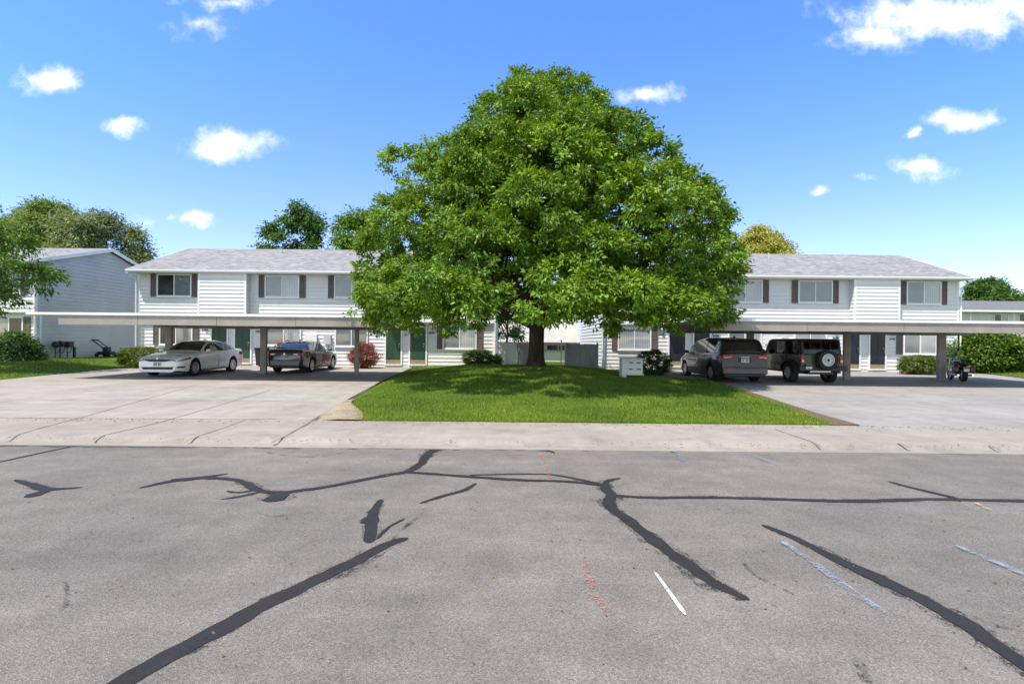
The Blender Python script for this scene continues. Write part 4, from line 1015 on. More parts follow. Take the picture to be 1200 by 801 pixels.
def suv():
    L = 4.6; x, D = 12.0, 22.0; t = thing('parked_suv', 'boxy olive green SUV with spare wheel on its tailgate', 'SUV', (x, D, slab_z(D)), math.pi)
    # local: nose at -y, tail at +y (turned so the tail faces the street)
    hb = .80; y0 = -L/2; yt = L/2 - .12; gm = M['car_green']
    axf, axr = y0+.86, yt-.82; r = .40; ar = .50
    def arc(yc, z0, n=10): return [(yc+ar*math.cos(math.pi*k/n)*-1, r+ar*math.sin(math.pi*k/n)*.92) for k in range(n+1)]
    prof = [(y0+.05,.48)] + [p for p in arc(axf,.48) ] + [(axf+ar+.02,.46),(axr-ar-.02,.46)] + [p for p in arc(axr,.48)] + [(yt,.52),(yt,1.13),(y0+1.62,1.13),(y0+1.50,1.12),(y0+.10,1.05),(y0+.02,.95),(y0+.02,.6)]
    mb = MB(); mb.prism(prof, 'x', -hb, hb); bd = mb.build('body', gm, t, bevel=.025, smooth=False)
    mb = MB(); mb.box(-.5, .5, y0+.1, yt-.05, .36, .47); mb.build('chassis', M['black'], t)
    # doors with seams
    for sd in (-1, 1):
        for (a, b) in ((y0+1.62, y0+2.45), (y0+2.47, y0+3.18)):
            k = MB(); k.box(min(sd*(hb-.01), sd*(hb+.006)), max(sd*(hb-.01), sd*(hb+.006)), a-.012, b+.012, .52, 1.128); k.build('door_seam', M['black'], t)
            k = MB(); k.box(min(sd*(hb-.005), sd*(hb+.014)), max(sd*(hb-.005), sd*(hb+.014)), a, b, .535, 1.118); dd = k.build('door', gm, t, bevel=.006)
            k = MB(); k.box(min(sd*(hb+.01), sd*(hb+.04)), max(sd*(hb+.01), sd*(hb+.04)), b-.20, b-.06, .98, 1.01); k.build('handle', M['black'], dd)
        # fender flares
        for yc in (axf, axr):
            k = MB(); n = 12; vs = []; fs = []
            for i in range(n+1):
                a = math.pi*i/n; ca, sa = -math.cos(a), math.sin(a)
                for (rad, xx) in ((ar-.005, hb-.02), (ar+.085, hb-.02), (ar+.075, hb+.10), (ar-.005, hb+.13)):
                    vs.append((sd*xx, yc+rad*ca, r+rad*sa*.94))
            for i in range(n):
                for q in range(4): fs.append((i*4+q, i*4+(q+1)%4, i*4+4+(q+1)%4, i*4+4+q))
            fs += [(0,1,2,3), (n*4,n*4+3,n*4+2,n*4+1)]
            k.add(vs, fs); k.build('fender_flare', M['black'], t, smooth=True, angle=40)
        k = MB(); k.box(min(sd*.72,sd*.86), max(sd*.72,sd*.86), axf+ar+.03, axr-ar-.03, .40, .47); k.build('side_step', M['black'], t, bevel=.02)
        # greenhouse: pillars
        k = MB()
        k.prism([(y0+1.52,1.13),(y0+1.64,1.13),(y0+2.02,1.66),(y0+1.90,1.66)], 'x', sd*.72-.04, sd*.72+.04)
        for (a, b) in ((y0+2.44, y0+2.54), (y0+3.18, y0+3.30)): k.box(sd*.72-.035, sd*.72+.035, a, b, 1.13, 1.66)
        k.prism([(yt-.15,1.13),(yt-.0,1.13),(yt-.10,1.66),(yt-.32,1.66)], 'x', sd*.72-.04, sd*.72+.04)
        k.each('pillar', M['black'], t)
        for (a, b, a2, b2) in ((y0+1.66,y0+2.44,y0+2.0,y0+2.44), (y0+2.54,y0+3.18,y0+2.54,y0+3.18), (y0+3.30,yt-.15,y0+3.30,yt-.28)):
            k = MB(); k.prism([(a,1.13),(b,1.13),(b2,1.655),(a2,1.655)], 'x', sd*.735, sd*.742); k.build('side_window', M['clear'], t)
        # tail lights
        k = MB(); k.box(min(sd*.68, sd*.815), max(sd*.68, sd*.815), yt-.05, yt+.035, .79, 1.085); tl = k.build('tail_light', M['lens_red'], t, bevel=.012)
        k = MB(); k.box(min(sd*.71, sd*.785), max(sd*.71, sd*.785), yt+.036, yt+.042, .83, .92); k.build('reverse_light', M['lens_pale'], tl)
        k = MB(); k.ball((sd*.95, y0+1.72, 1.22), (.12,.07,.10)); k.tube([(sd*.78,y0+1.74,1.14),(sd*.9,y0+1.72,1.2)], .025, 6); k.build('mirror', M['black'], t, smooth=True)
        k = MB(); k.lathe([(0,-.03),(.10,-.03),(.11,0)], 'y', 20, (sd*.56, y0+.02, .86)); k.build('headlight', M['lens_clear'], t)
    k = MB(); k.prism([(y0+1.88,1.655),(yt-.08,1.655),(yt-.14,1.72),(yt-.4,1.745),(y0+2.2,1.745),(y0+1.98,1.71)], 'x', -.765, .765); k.build('roof', M['black'], t, bevel=.03)
    k = MB(); k.prism([(y0+1.56,1.15),(y0+1.58,1.15),(y0+1.955,1.66),(y0+1.935,1.66)], 'x', -.68, .68); k.build('windshield', M['clear'], t)
    k = MB(); k.prism([(yt-.02,1.15),(yt-.0,1.15),(yt-.11,1.66),(yt-.13,1.66)], 'x', -.68, .68); k.build('rear_window', M['clear'], t)
    k = MB()
    for xx in (-.38, .38):
        for yy in (y0+2.25, y0+3.05):
            k.box(xx-.24, xx+.24, yy-.3, yy+.1, .75, .95); k.prism([(yy+.02,.92),(yy+.16,.92),(yy+.24,1.20),(yy+.15,1.22)], 'x', xx-.22, xx+.22); k.prism([(yy+.17,1.19),(yy+.25,1.19),(yy+.27,1.42),(yy+.20,1.42)], 'x', xx-.10, xx+.10)
    k.each('seat', M['seat'], t, bevel=.02); k = MB(); k.box(-.70, .70, y0+1.5, y0+1.75, .90, 1.08); k.build('dashboard', M['seat'], t, bevel=.02)
    k = MB(); k.tube([(-.66,yt-.55,1.1),(-.64,yt-.5,1.6),(.64,yt-.5,1.6),(.66,yt-.55,1.1)], .035, 8); k.build('roll_bar', M['black'], t)
    # tailgate and spare
    k = MB(); k.box(-.665, .665, yt-.02, yt+.018, .60, 1.115); tg = k.build('tailgate', gm, t, bevel=.012)
    k = MB(); k.box(-.52, -.40, yt+.019, yt+.045, .86, 1.02); k.build('handle', M['black'], tg)
    k = MB(); k.box(.60, .68, yt+.01, yt+.04, .70, .76); k.box(.60, .68, yt+.01, yt+.04, .98, 1.04); k.each('hinge', M['black'], tg)
    sp = thing('spare_wheel', None, None); sp.parent = t; sp.location = (-.10, yt+.155, .93)
    # note: the car is turned, so local -x is on the right in the street view
    k = MB(); R0 = .385; ri = .235; h = .12
    k.lathe([(ri,-h*.85),(R0*.9,-h),(R0*.98,-h*.85),(R0,-h*.5),(R0,h*.5),(R0*.98,h*.85),(R0*.9,h),(ri,h*.85),(ri,-h*.85)], 'y', 40); k.build('tyre', M['tyre'], sp, smooth=True)
    k = MB(); k.lathe([(ri+.004,h*.88),(ri-.03,h*.9),(ri-.05,h*.6),(.12,h*.55),(.10,h*.8),(.055,h*.82)], 'y', 36)
    for q in range(8):
        a = q*math.pi/4; k.ball((.165*math.cos(a), h*.56, .165*math.sin(a)), (.03,.012,.03), 8, 4)
    k.build('rim', M['steelrim'], sp, smooth=True); k = MB(); k.lathe([(0,h*.7),(.056,h*.7),(.056,h*.6)], 'y', 16); k.build('hub_hole', M['black'], sp)
    k = MB(); k.prism([(-.92,.50),(.92,.50),(.92,.70),(.55,.70),(.5,.62),(-.5,.62),(-.55,.70),(-.92,.70)], 'y', yt-.05, yt+.13); bp = k.build('bumper', M['black'], t, bevel=.02)
    k = MB(); k.box(-.3, .5, yt+.02, yt+.09, .455, .50); k.build('tow_bar', M['chrome'], t)
    k = MB(); k.box(.42, .73, yt+.131, yt+.142, .545, .70); pk = k.build('licence_plate', M['black'], t)
    k = MB()
    for i in range(5): k.box(.455+i*.05, .49+i*.05, yt+.143, yt+.147, .575, .665)
    k.build('plate_lettering', M['plate'], pk)
    k = MB(); k.box(-.74, .74, y0-.02, y0+.05, .78, .96); k.build('grille', M['black'], t); k = MB(); k.box(-.85, .85, y0-.12, y0+.05, .5, .7); k.build('bumper', M['black'], t, bevel=.02)
    for yy in (axf, axr):
        for sd in (-1, 1): wheel(t, sd*(hb-.035), yy, r, .27, sd, 'steelrim', 6, .56)
    k = MB(); k.tube([(-.72,axr,r),(.72,axr,r)], .06, 8); k.tube([(-.72,axf,r),(.72,axf,r)], .05, 8); k.each('axle', M['dark_metal'], t)
suv()

def motorcycle():
    th = R(24); D = 21.75+.72*math.cos(th); x = 19.2+.72*math.sin(th); t = thing('motorcycle', 'black touring motorcycle half hidden behind the wide carport post', 'motorcycle', (x, D, slab_z(D)), math.pi - th); t.scale = (.93, .93, .93)
    def mw(name, y, r, w):
        wt = thing(name, None, None); wt.parent = t; wt.location = (0, y, r); k = MB(); h = w/2
        k.lathe([(r*.72,-h*.7),(r*.86,-h),(r*.97,-h*.7),(r,0),(r*.97,h*.7),(r*.86,h),(r*.72,h*.7),(r*.72,-h*.7)], 'x', 32); k.build('tyre', M['tyre'], wt, smooth=True)
        k = MB(); k.lathe([(r*.73,-h*.5),(r*.66,-h*.4),(r*.66,h*.4),(r*.73,h*.5)], 'x', 32); k.lathe([(0,-.07),(.05,-.07),(.05,.07),(0,.07)], 'x', 14)
        for q in range(10):
            a = q*math.pi/5; k.tube([(0,.04*math.cos(a),.04*math.sin(a)),(0,r*.68*math.cos(a),r*.68*math.sin(a))], .012, 5)
        k.build('rim', M['alloy'], wt, smooth=True)
    mw('wheel', -.80, .33, .13); mw('wheel', .72, .33, .19)
    k = MB(); k.prism([(-.35,.62),(.10,.66),(.16,.80),(-.05,.92),(-.30,.94),(-.46,.80)], 'x', -.15, .15); k.build('fuel_tank', M['car_black'], t, bevel=.05, smooth=True)
    k = MB(); k.prism([(-.35,.28),(.30,.28),(.36,.55),(.10,.64),(-.32,.62)], 'x', -.16, .16); k.build('engine', M['dark_metal'], t, bevel=.03)
    k = MB(); k.prism([(.05,.74),(.55,.70),(.80,.80),(.84,.88),(.62,.86),(.45,.80),(.10,.80)], 'x', -.15, .15); k.build('saddle', M['seat'], t, bevel=.035)
    k = MB(); n = 10; vs = []; fs = []
    for i in range(n+1):
        a = R(15+150*i/n); 
        for (rad, xx) in ((.36,-.12),(.36,.12),(.385,.12),(.385,-.12)): vs.append((xx, .72+rad*math.cos(a), .33+rad*math.sin(a)))
    for i in range(n):
        for q in range(4): fs.append((i*4+q,i*4+(q+1)%4,i*4+4+(q+1)%4,i*4+4+q))
    fs += [(0,1,2,3),(n*4,n*4+3,n*4+2,n*4+1)]; k.add(vs, fs); k.build('fender', M['car_black'], t, smooth=True)
    k = MB(); k.tube([(-.10,-.80,.33),(-.10,-.50,.98)], .028, 8); k.tube([(.10,-.80,.33),(.10,-.50,.98)], .028, 8); k.build('fork', M['chrome'], t)
    k = MB(); k.tube([(-.44,-.18,.99),(-.34,-.32,1.05),(-.08,-.48,1.0),(.08,-.48,1.0),(.34,-.32,1.05),(.44,-.18,.99)], .018, 8); k.build('handlebar', M['chrome'], t)
    for sd in (-1, 1):
        k = MB(); k.tube([(sd*.36,-.34,1.05),(sd*.42,-.40,1.20)], .010, 6); k.ball((sd*.44,-.40,1.23), (.075,.03,.05)); k.build('mirror', M['black'], t, smooth=True)
        k = MB(); k.box(min(sd*.17,sd*.40), max(sd*.17,sd*.40), .35, .90, .42, .70); k.build('saddlebag', M['car_black'], t, bevel=.05)
        k = MB(); k.tube([(sd*.2,-.2,.3),(sd*.24,.3,.28),(sd*.26,1.0,.30)], .045, 10); k.build('exhaust', M['chrome'], t, smooth=True)
        k = MB(); k.ball((sd*.26,1.0,.72), (.04,.05,.04)); k.build('indicator', M['lens_red'], t, smooth=True)
    k = MB(); k.box(-.11, .11, 1.04, 1.10, .62, .70); k.build('tail_light', M['lens_red'], t, bevel=.015)
    k = MB(); k.box(-.10, .10, 1.09, 1.105, .47, .60); k.build('licence_plate', M['plate'], t)
    k = MB(); k.ball((0,-.66,.90), (.11,.10,.11)); k.build('headlight', M['lens_clear'], t, smooth=True)
    k = MB(); k.tube([(.12,.05,.3),(.3,.0,.0)], .015, 6); k.build('kickstand', M['dark_metal'], t)
motorcycle()

# ------------------------------------------------------------------ mailbox, fences, small things
def mailbox():
    px, D = 733, 18.3; x = PX(728.5, 440, D); z = lawn_z(x+.3, D)-.03
    t = thing('mailbox_cluster', 'white cluster mailbox on a board stand at the lawn edge', 'mailbox', (x, D, z))
    top = PZ(733, 420, D)
    k = MB(); k.box(x, x+.16, D-.06, D+.42, z-.05, top); k.build('stand', M['white_mail'], t, world=True, bevel=.008)
    k = MB(); k.box(x+.165, x+.75, D-.02, D+.44, top-.53, top-.03); k.build('box_body', M['white_mail'], t, world=True, bevel=.01)
    k = MB(); k.prism([(D-.10,top-.022),(D+.50,top+.012),(D+.50,top+.035),(D-.10,top+.002)], 'x', x-.02, x+.78); k.build('roof', M['white_mail'], t, world=True)
    for i in range(2):
        for j in range(2):
            xa = x+.19+i*.28; za = top-.505+j*.235; k = MB(); k.box(xa, xa+.255, D-.032, D-.021, za, za+.21); dd = k.build('door', M['white_mail'], t, world=True)
            k = MB(); k.box(xa+.06, xa+.20, D-.04, D-.033, za+.11, za+.15); k.build('label_slot', M['dark_metal'], dd)
    k = MB(); k.box(x+.17, x+.75, D-.14, D-.021, top-.575, top-.535); k.build('ledge', M['trim'], t, world=True)
mailbox()
def fence(label, xa, xb, D, zt, zb, posts, mt='fence'):
    t = thing('wooden_fence', label, 'fence', ((xa+xb)/2, D, zb), 0, 'weathered board fences between the two buildings')
    k = MB(); x = xa; r = random.Random(int(xa*10))
    while x < xb-.02:
        w = min(.14, xb-x); k.box(x, x+w-.006, D-.012+r.uniform(-.004,.004), D+.012, zb-.1, zt+r.uniform(-.015,.015)); x += w
    k.build('board_panel', M[mt], t, world=True)
    k = MB(); k.box(xa, xb, D+.014, D+.06, zb+.25, zb+.34); k.box(xa, xb, D+.014, D+.06, zt-.3, zt-.21); k.each('rail', M['fence'], t, world=True)
    for px in posts:
        k = MB(); k.box(px-.045, px+.045, D-.03, D+.10, zb-.1, zt+.08); k.build('post', M['fence'], t, world=True)
FD = 27.4
fence('board fence panel left of the tree trunk, sunlight painted into its colour', PX(582.5,420,FD), PX(606,420,FD), FD, PZ(600,401.5,FD), .22, [PX(583,420,FD)], 'fence_sunlit')
fence('short grey board fence half hidden behind the tree trunk', PX(606.5,420,FD), PX(622,420,FD), FD+.03, PZ(600,403,FD), .22, [PX(615,420,FD)])
fence('grey board fence between metal gate post and the navy door building', PX(663,420,FD), PX(701,420,FD), FD, PZ(680,403,FD), .22, [PX(664,420,FD), PX(700,420,FD)])
t = thing('chain_link_gate', 'thin galvanised gate with tall post in the fence gap', 'gate', (PX(657,430,FD), FD, .2))
k = MB(); xp = PX(657.5,430,FD); k.tube([(xp,FD,.1),(xp,FD,PZ(657,398,FD))], .035, 8); k.tube([(PX(664,430,FD)-.09,FD,.1),(PX(664,430,FD)-.09,FD,PZ(657,401,FD))], .03, 8); k.each('gate_post', M['metal'], t, world=True)
k = MB(); xg = PX(621,430,FD); k.tube([(xg,FD,PZ(640,410,FD)),(xp,FD,PZ(640,410,FD))], .028, 8); k.tube([(xg,FD,.3),(xp,FD,.3)], .02, 6)
k.each('gate_rail', M['metal'], t, world=True)
# rear house seen through the gap
def rear_house():
    D = 42; t = thing('rear_house', 'low cream house with beige roof seen through the fence gap', 'building', (1.5, D, 0.0))
    xa, xb = PX(570,400,D), PX(682,400,D); ze = PZ(650,400.5,D); zr = PZ(650,377,D+3.5); zb = -.12
    k = MB(); siding(k, (xa,D),(xb,D), zb, ze, (0,-1)); k.build('wall', M['siding'], t, world=True, fix=False)
    k = MB(); k.prism([(D-.5,ze-.05),(D+3.5,zr),(D+7.5,ze-.05),(D+7.5,ze-.15),(D+3.5,zr-.1),(D-.5,ze-.15)], 'x', xa-.3, xb); k.build('roof', M['shingle_beige'], t, world=True)
    k = MB(); k.box(xa-.3, xb, D-.55, D-.502, ze-.17, ze-.03); k.build('gutter', M['shutter'], t, world=True)
    window(t, PX(640,405,D), PX(668,405,D), PZ(650,411,D), ze-.18, D-.02, (pd, pd), sill=True); window(t, PX(600,405,D), PX(622,405,D), PZ(610,411,D), ze-.18, D-.02, (pd, pd))
    D2 = 41.0; x2, x3 = PX(681,400,D2), PX(735,400,D2)
    k = MB(); siding(k, (x2,D2),(x3,D2), zb, 5.3, (0,-1)); siding(k, (x2,D2+8),(x2,D2), zb, 5.3, (-1,0)); k.build('tall_wall', M['siding'], t, world=True, fix=False)
    k = MB(); k.prism([(D2-.5,5.25),(D2+4,6.9),(D2+8.5,5.25),(D2+8.5,5.15),(D2+4,6.8),(D2-.5,5.15)], 'x', x2-.35, x3+.3); k.build('roof', M['shingle'], t, world=True)
rear_house()
def right_house():
    D = 52; t = thing('far_house', 'cream two storey house with dark grey roof at the right edge', 'building', (PX(1200,380,D), D, .2))
    xa, xb = PX(1112,370,D), PX(1290,370,D); ze = PZ(1160,364,D); zr = PZ(1160,352.5,D+5); y = D
    k = MB(); siding(k, (xa,y),(xb,y), .2, ze, (0,-1), .22); siding(k, (xa,y+9),(xa,y), .2, ze, (-1,0), .22); k.build('wall', M['backwall'], t, world=True, fix=False)
    k = MB(); k.prism([(y-.6,ze),(y+5,zr),(y+10.5,ze),(y+10.5,ze-.1),(y+5,zr-.1),(y-.6,ze-.1)], 'x', xa-.5, xb+.5); k.build('roof', M['shingle_dark'], t, world=True)
    k = MB(); k.box(xa-.5, xb+.5, y-.66, y-.602, ze-.16, ze+.03); k.build('gutter', M['trim'], t, world=True)
    window(t, PX(1164,370,D), PX(1181,370,D), PZ(1172,378.5,D), PZ(1172,367.5,D), y-.02, (pd, pm)); window(t, PX(1193,370,D), PX(1212,370,D), PZ(1200,380,D), PZ(1200,367,D), y-.02, (pd, pm))
    k = MB(); k.box(PX(1137,370,D)-.1, PX(1137,370,D)+.1, y-.05, y-.021, .3, ze-.1); k.box(PX(1188,370,D)-.1, PX(1188,370,D)+.1, y-.05, y-.021, .3, ze-.1); k.each('corner_trim', M['trim'], t, world=True)
right_house()
# gas meters beside the grey gable wall
Dm = 28.0; xw = X(42, 27, 400)
mx0 = PX(64, 420, Dm)
t = thing('gas_meter_set', 'dark gas meters on pipes beside the grey gable wall', 'gas meter', (xw+.35, 28.2, .45))
k = MB()
for yy, zz in ((27.75,.0),(28.05,.04)):
    k.lathe([(0,-.10),(.15,-.10),(.17,-.06),(.17,.06),(.15,.10),(0,.10)], 'y', 16, (xw+.38, yy, 1.28+zz)); 
k.each('meter', M['dark_metal'], t, world=True, smooth=True)
k = MB(); k.box(xw+.30, xw+.58, 28.35, 28.65, 1.12, 1.44); k.build('regulator_box', M['black'], t, world=True, bevel=.02)
k = MB(); k.box(xw+.30, xw+.55, 28.75, 29.1, 1.12, 1.46); k.build('service_box', M['grey_box'], t, world=True, bevel=.02)
k = MB()
for yy in (27.75, 28.05, 28.5): k.tube([(xw+.36,yy,.4),(xw+.36,yy,1.2)], .025, 8); k.tube([(xw+.36,yy,.8),(xw+.36,yy+.2,.85),(xw+.36,yy+.3,1.15)], .018, 6)
k.each('pipe', M['dark_metal'], t, world=True)
k = MB(); k.box(xw+.52, xw+.62, 28.66, 28.76, .35, 1.15); k.build('post', M['black'], t, world=True)
# push mower against the wall
xm, Dn = PX(122, 420, 30.5), 30.5
zmw = left_z(-26, 29)
t = thing('push_mower', 'dark push mower with long slanted handle by the gable wall', 'lawn mower', (xm, Dn, zmw))
k = MB(); k.tube([(xm-.72,Dn,zmw+1.02),(xm-.05,Dn,zmw+.52),(xm+.55,Dn,zmw+.12)], .035, 8); k.tube([(xm-.72,Dn+.4,zmw+1.02),(xm-.05,Dn+.4,zmw+.52)], .03, 8); k.tube([(xm-.72,Dn-.03,zmw+1.02),(xm-.72,Dn+.43,zmw+1.02)], .03, 8); k.build('handle', M['black'], t, world=True)
k = MB(); k.box(xm-.38, xm+.32, Dn-.05, Dn+.45, zmw+.14, zmw+.34); k.box(xm-.16, xm+.16, Dn+.05, Dn+.35, zmw+.34, zmw+.60); k.build('deck', M['dark_metal'], t, world=True, bevel=.03)
for xx in (-.36, .32):
    for yy in (-.1, .5):
        k = MB(); k.lathe([(0,-.03),(.11,-.03),(.13,0),(.11,.03),(0,.03)], 'y', 16, (xm+xx, Dn+yy, zmw+.13)); k.build('wheel', M['tyre'], t, world=True)
# wheelie bin by the second door
xb_, Db = PX(307, 420, 27.9), 27.9; zbn = slab_z(Db)
t = thing('wheeled_bin', 'black wheeled bin against the siding behind the carport post', 'bin', (xb_, Db, zbn))
k = MB(); k.add([(xb_-.22,Db-.22,zbn+.06),(xb_+.22,Db-.22,zbn+.06),(xb_+.22,Db+.22,zbn+.06),(xb_-.22,Db+.22,zbn+.06),(xb_-.28,Db-.28,zbn+.95),(xb_+.28,Db-.28,zbn+.95),(xb_+.28,Db+.28,zbn+.95),(xb_-.28,Db+.28,zbn+.95)],
    [(0,3,2,1),(4,5,6,7),(0,1,5,4),(1,2,6,5),(2,3,7,6),(3,0,4,7)]); k.build('bin_body', M['black'], t, world=True, bevel=.02)
k = MB(); k.box(xb_-.30, xb_+.30, Db-.31, Db+.30, zbn+.955, zbn+1.02); k.build('lid', M['black'], t, world=True, bevel=.02)
for sx in (-1, 1):
    k = MB(); k.lathe([(0,-.025),(.09,-.025),(.09,.025),(0,.025)], 'x', 14, (xb_+sx*.25, Db+.22, zbn+.09)); k.build('wheel', M['tyre'], t, world=True)

# ------------------------------------------------------------------ the big tree
def big_tree():
    global rng
    rng = np.random.default_rng(21)
    D = 20.6; x = PX(628, 432, D); zg = lawn_z(x, D)
    t = thing('ash_tree', 'huge dense green shade tree standing on the lawn mound', 'tree', (x, D, zg))
    prof = [(108,630,14),(120,634,44),(138,638,72),(170,640,98),(208,628,134),(246,640,166),(276,644,184),(310,641,198),(345,640,202),(372,640,186)]
    ys = [p[0] for p in prof]; cs = [p[1] for p in prof]; hs = [p[2] for p in prof]
    lobes = []
    # outer lobes on rings
    for (y, n, jr) in ((122,4,.78),(146,6,.98),(176,8,1.14),(212,10,1.28),(252,11,1.36),(292,12,1.38),(330,14,1.25)):
        cx = PX(np.interp(y, ys, cs), y, D); z = PZ(640, y, D); rr = np.interp(y, ys, hs)/F*D
        ph = math.pi/n*(1 + (y % 3)) + rng.uniform(-.15, .15)
        for k in range(n):
            a = ph + 2*math.pi*k/n + rng.uniform(-.10, .10); lr = jr*rng.uniform(.82, 1.18); q = max(.15, rr - lr*.80 + rng.uniform(-.45, .30))
            depth_f = 1.10 if math.sin(a) < 0 else .85
            zz = z + rng.uniform(-.55, .55)
            lobes.append(((cx + q*math.cos(a), D + q*math.sin(a)*depth_f, zz), (lr, lr, lr*rng.uniform(.72, .95))))
    lobes.append(((PX(610,114,D), D, PZ(610,114,D)), (.72,.72,.66))); lobes.append(((PX(655,124,D), D-.5, PZ(655,124,D)), (.8,.8,.66))); lobes.append(((PX(576,140,D), D-.5, PZ(576,140,D)), (.8,.8,.6))); lobes.append(((PX(718,150,D), D, PZ(718,150,D)), (.85,.85,.7)))
    # low skirt lobes, leaving the fork of the trunk open to the street
    for k in range(26):
        a = 2*math.pi*k/26 + rng.uniform(-.1, .1); q = rng.uniform(4.6, 6.3); px_, py_ = x + q*math.cos(a), D + q*math.sin(a)*(1.16 if math.sin(a) < 0 else .85)
        front = math.sin(a) < -.2
        u = 600 + px_/py_*600
        if front and 565 < u < 650: continue
        lr = rng.uniform(.8, 1.25); lobes.append(((px_, py_, rng.uniform(2.75, 3.5) + (.15 if front else .3)), (lr, lr, lr*.62)))
    for (px, py, dd, lr) in ((442,372,18.6,.9),(455,386,17.2,.8),(500,382,15.6,.85),(543,384,15.0,.8),(560,350,14.2,.9),(655,345,14.2,1.0),(690,372,14.6,.85),(728,384,15.6,.75),(745,376,15,.8),(790,376,16.2,.95),(830,380,18,.95),(838,350,18.8,.95),(662,376,15.2,.7),(800,238,19.2,1.15),(826,268,19.6,1.0),(446,300,19.6,.95),(468,262,19.6,1.0),(474,205,20,.95),(842,312,19.6,.9)):
        p = P(px, py-12, dd); lobes.append((tuple(p), (lr, lr, lr*.7)))
    for k in range(17):
        px = 455 + k*(815-455)/16 + rng.uniform(-8, 8); dd = rng.uniform(12.6, 14.4) + .9*abs(px-640)/180; lr = rng.uniform(.6, .95)
        lobes.append((((px-600)/600*dd, dd, rng.uniform(2.55, 3.3)), (lr, lr, lr*.55)))
    # keep the fork of the trunk in view
    lobes = [(c, r) for (c, r) in lobes if not (c[1] < D-.6 and c[2] < 3.9 and 575 < 600+600*c[0]/c[1] < 640)]
    # inner mass
    for k in range(84):
        a = rng.uniform(0, 6.28); y = rng.uniform(135, 335); rr = np.interp(y, ys, hs)/F*D; q = rr*.64*math.sqrt(rng.uniform(0, 1))
        lobes.append(((x + .3 + q*math.cos(a), D + q*math.sin(a), PZ(640, y, D)), (1.25, 1.25, 1.0)))
    Pp, Dd, Tt = sprays_on_lobes(lobes, 33, np.array((x, D, 4.5)), .45, (.88, 1.03))
    foliage('crown', Pp, Dd, Tt, 52, .13, .150, .070, M['leaf_ash'], t, droop=.35, zmin=1.75, nw=(1.0, .45))
    mb = MB()
    mb.tube([(x,D,zg-.15),(x,D,zg+.06),(x+.0,D,zg+.35),(x+.01,D,zg+.9),(x+.02,D,zg+1.5),(x+.03,D,zg+2.0),(x,D,zg+2.7)], [.52,.41,.335,.305,.305,.34,.28], 18)
    limbs = [(-3.6,-1.2,4.6,.24),(-1.9,-3.2,4.4,.2),(1.8,-3.0,4.6,.2),(3.8,-.6,4.8,.24),(2.6,2.6,4.9,.2),(-2.4,2.8,4.9,.2),(-.6,-.6,8.8,.30),(.9,.5,9.2,.28),(-5.6,.4,3.3,.16),(5.2,1.0,3.6,.15),(-1.2,.2,5.4,.2),(1.0,-.9,5.6,.2)]
    for (dx, dy, dz, r) in limbs:
        s = Vector((x+.02+dx*.03, D+dy*.03, zg+1.65)); e = Vector((x+dx, D+dy, zg+dz))
        m1 = s.lerp(e, .33) + Vector((0,0,.12*dz*.6)); m2 = s.lerp(e, .68) + Vector((rng.uniform(-.2,.2), rng.uniform(-.2,.2), .10*dz*.5))
        mb.tube([s, m1, m2, e], [r, r*.78, r*.52, r*.25], 9)
        for q in range(4):
            b0 = m1.lerp(e, rng.uniform(.1, .9)); b1 = b0 + Vector((rng.uniform(-1.6,1.6)+dx*.3, rng.uniform(-1.6,1.6)+dy*.3, rng.uniform(.5,1.8)))
            mb.tube([b0, b0.lerp(b1,.5)+Vector((0,0,.15)), b1], [r*.34, r*.22, r*.08], 6)
    mb.build('trunk', M['bark'], t, world=True, smooth=True, angle=60)
big_tree()

# ------------------------------------------------------------------ other trees and shrubs
GB = 'trees rising behind the buildings'
tree('broadleaf_tree', 'nearby leafy tree at the left edge overhanging the lawn', 0, 21.0, 7.5, 2.7, 2.2, M['leaf_bright'], dens=30, per=44, spread=.22, L=.19, W=.075, nl=34, seed=31, ground=left_z(-22,21), xoff=-23.0, trunk_r=.2)
tree('broadleaf_tree', 'greyish green tree top behind the grey gable roof', 118, 50, PZ(118,246,50), 4.9, 4.0, M['leaf_grey'], dens=18, per=34, spread=.42, L=.34, W=.14, nl=30, seed=32, group=GB)
tree('broadleaf_tree', 'dull green tree top between the left edge tree and the gable roof', 58, 56, PZ(40,238,56), 5.6, 4.0, M['leaf_mid'], dens=16, per=34, spread=.45, L=.36, W=.15, nl=30, seed=33, group=GB)
tree('broadleaf_tree', 'dark green tree top above the roof of the green door building', 349, 47, PZ(352,236,47), 3.0, 4.0, M['leaf_dark'], dens=26, per=36, spread=.34, L=.32, W=.15, nl=24, seed=34, group=GB)
tree('broadleaf_tree', 'light green tree top above the roof beside the big tree', 418, 45, PZ(420,247,45), 3.4, 4.0, M['leaf_bright'], dens=24, per=36, spread=.34, L=.3, W=.14, nl=24, seed=35, group=GB)
tree('broadleaf_tree', 'yellow green tree top above the roof of the navy door building', 886, 48, PZ(886,264,48), 3.9, 4.0, M['leaf_yellow'], dens=26, per=38, spread=.32, L=.26, W=.12, nl=30, seed=36, group=GB)
tree('broadleaf_tree', 'dark green tree behind the cream house with dark roof', 1157, 66, PZ(1157,330,66), 3.9, 3.2, M['leaf_dark'], dens=24, per=36, spread=.42, L=.4, W=.2, nl=24, seed=37, group=GB)
tree('broadleaf_tree', 'small distant tree at the right edge behind the cream house', 1197, 72, PZ(1197,343,72), 2.2, 3.5, M['leaf_mid'], dens=26, per=30, spread=.4, L=.4, W=.2, nl=14, seed=38, group=GB)
tree('broadleaf_tree', 'shaded tree in the back yard behind the fence boards', 594, 36.5, 5.2, 1.7, 1.5, M['leaf_dark'], dens=30, per=34, spread=.22, L=.22, W=.1, nl=16, seed=39, group=GB, trunk_r=.1)

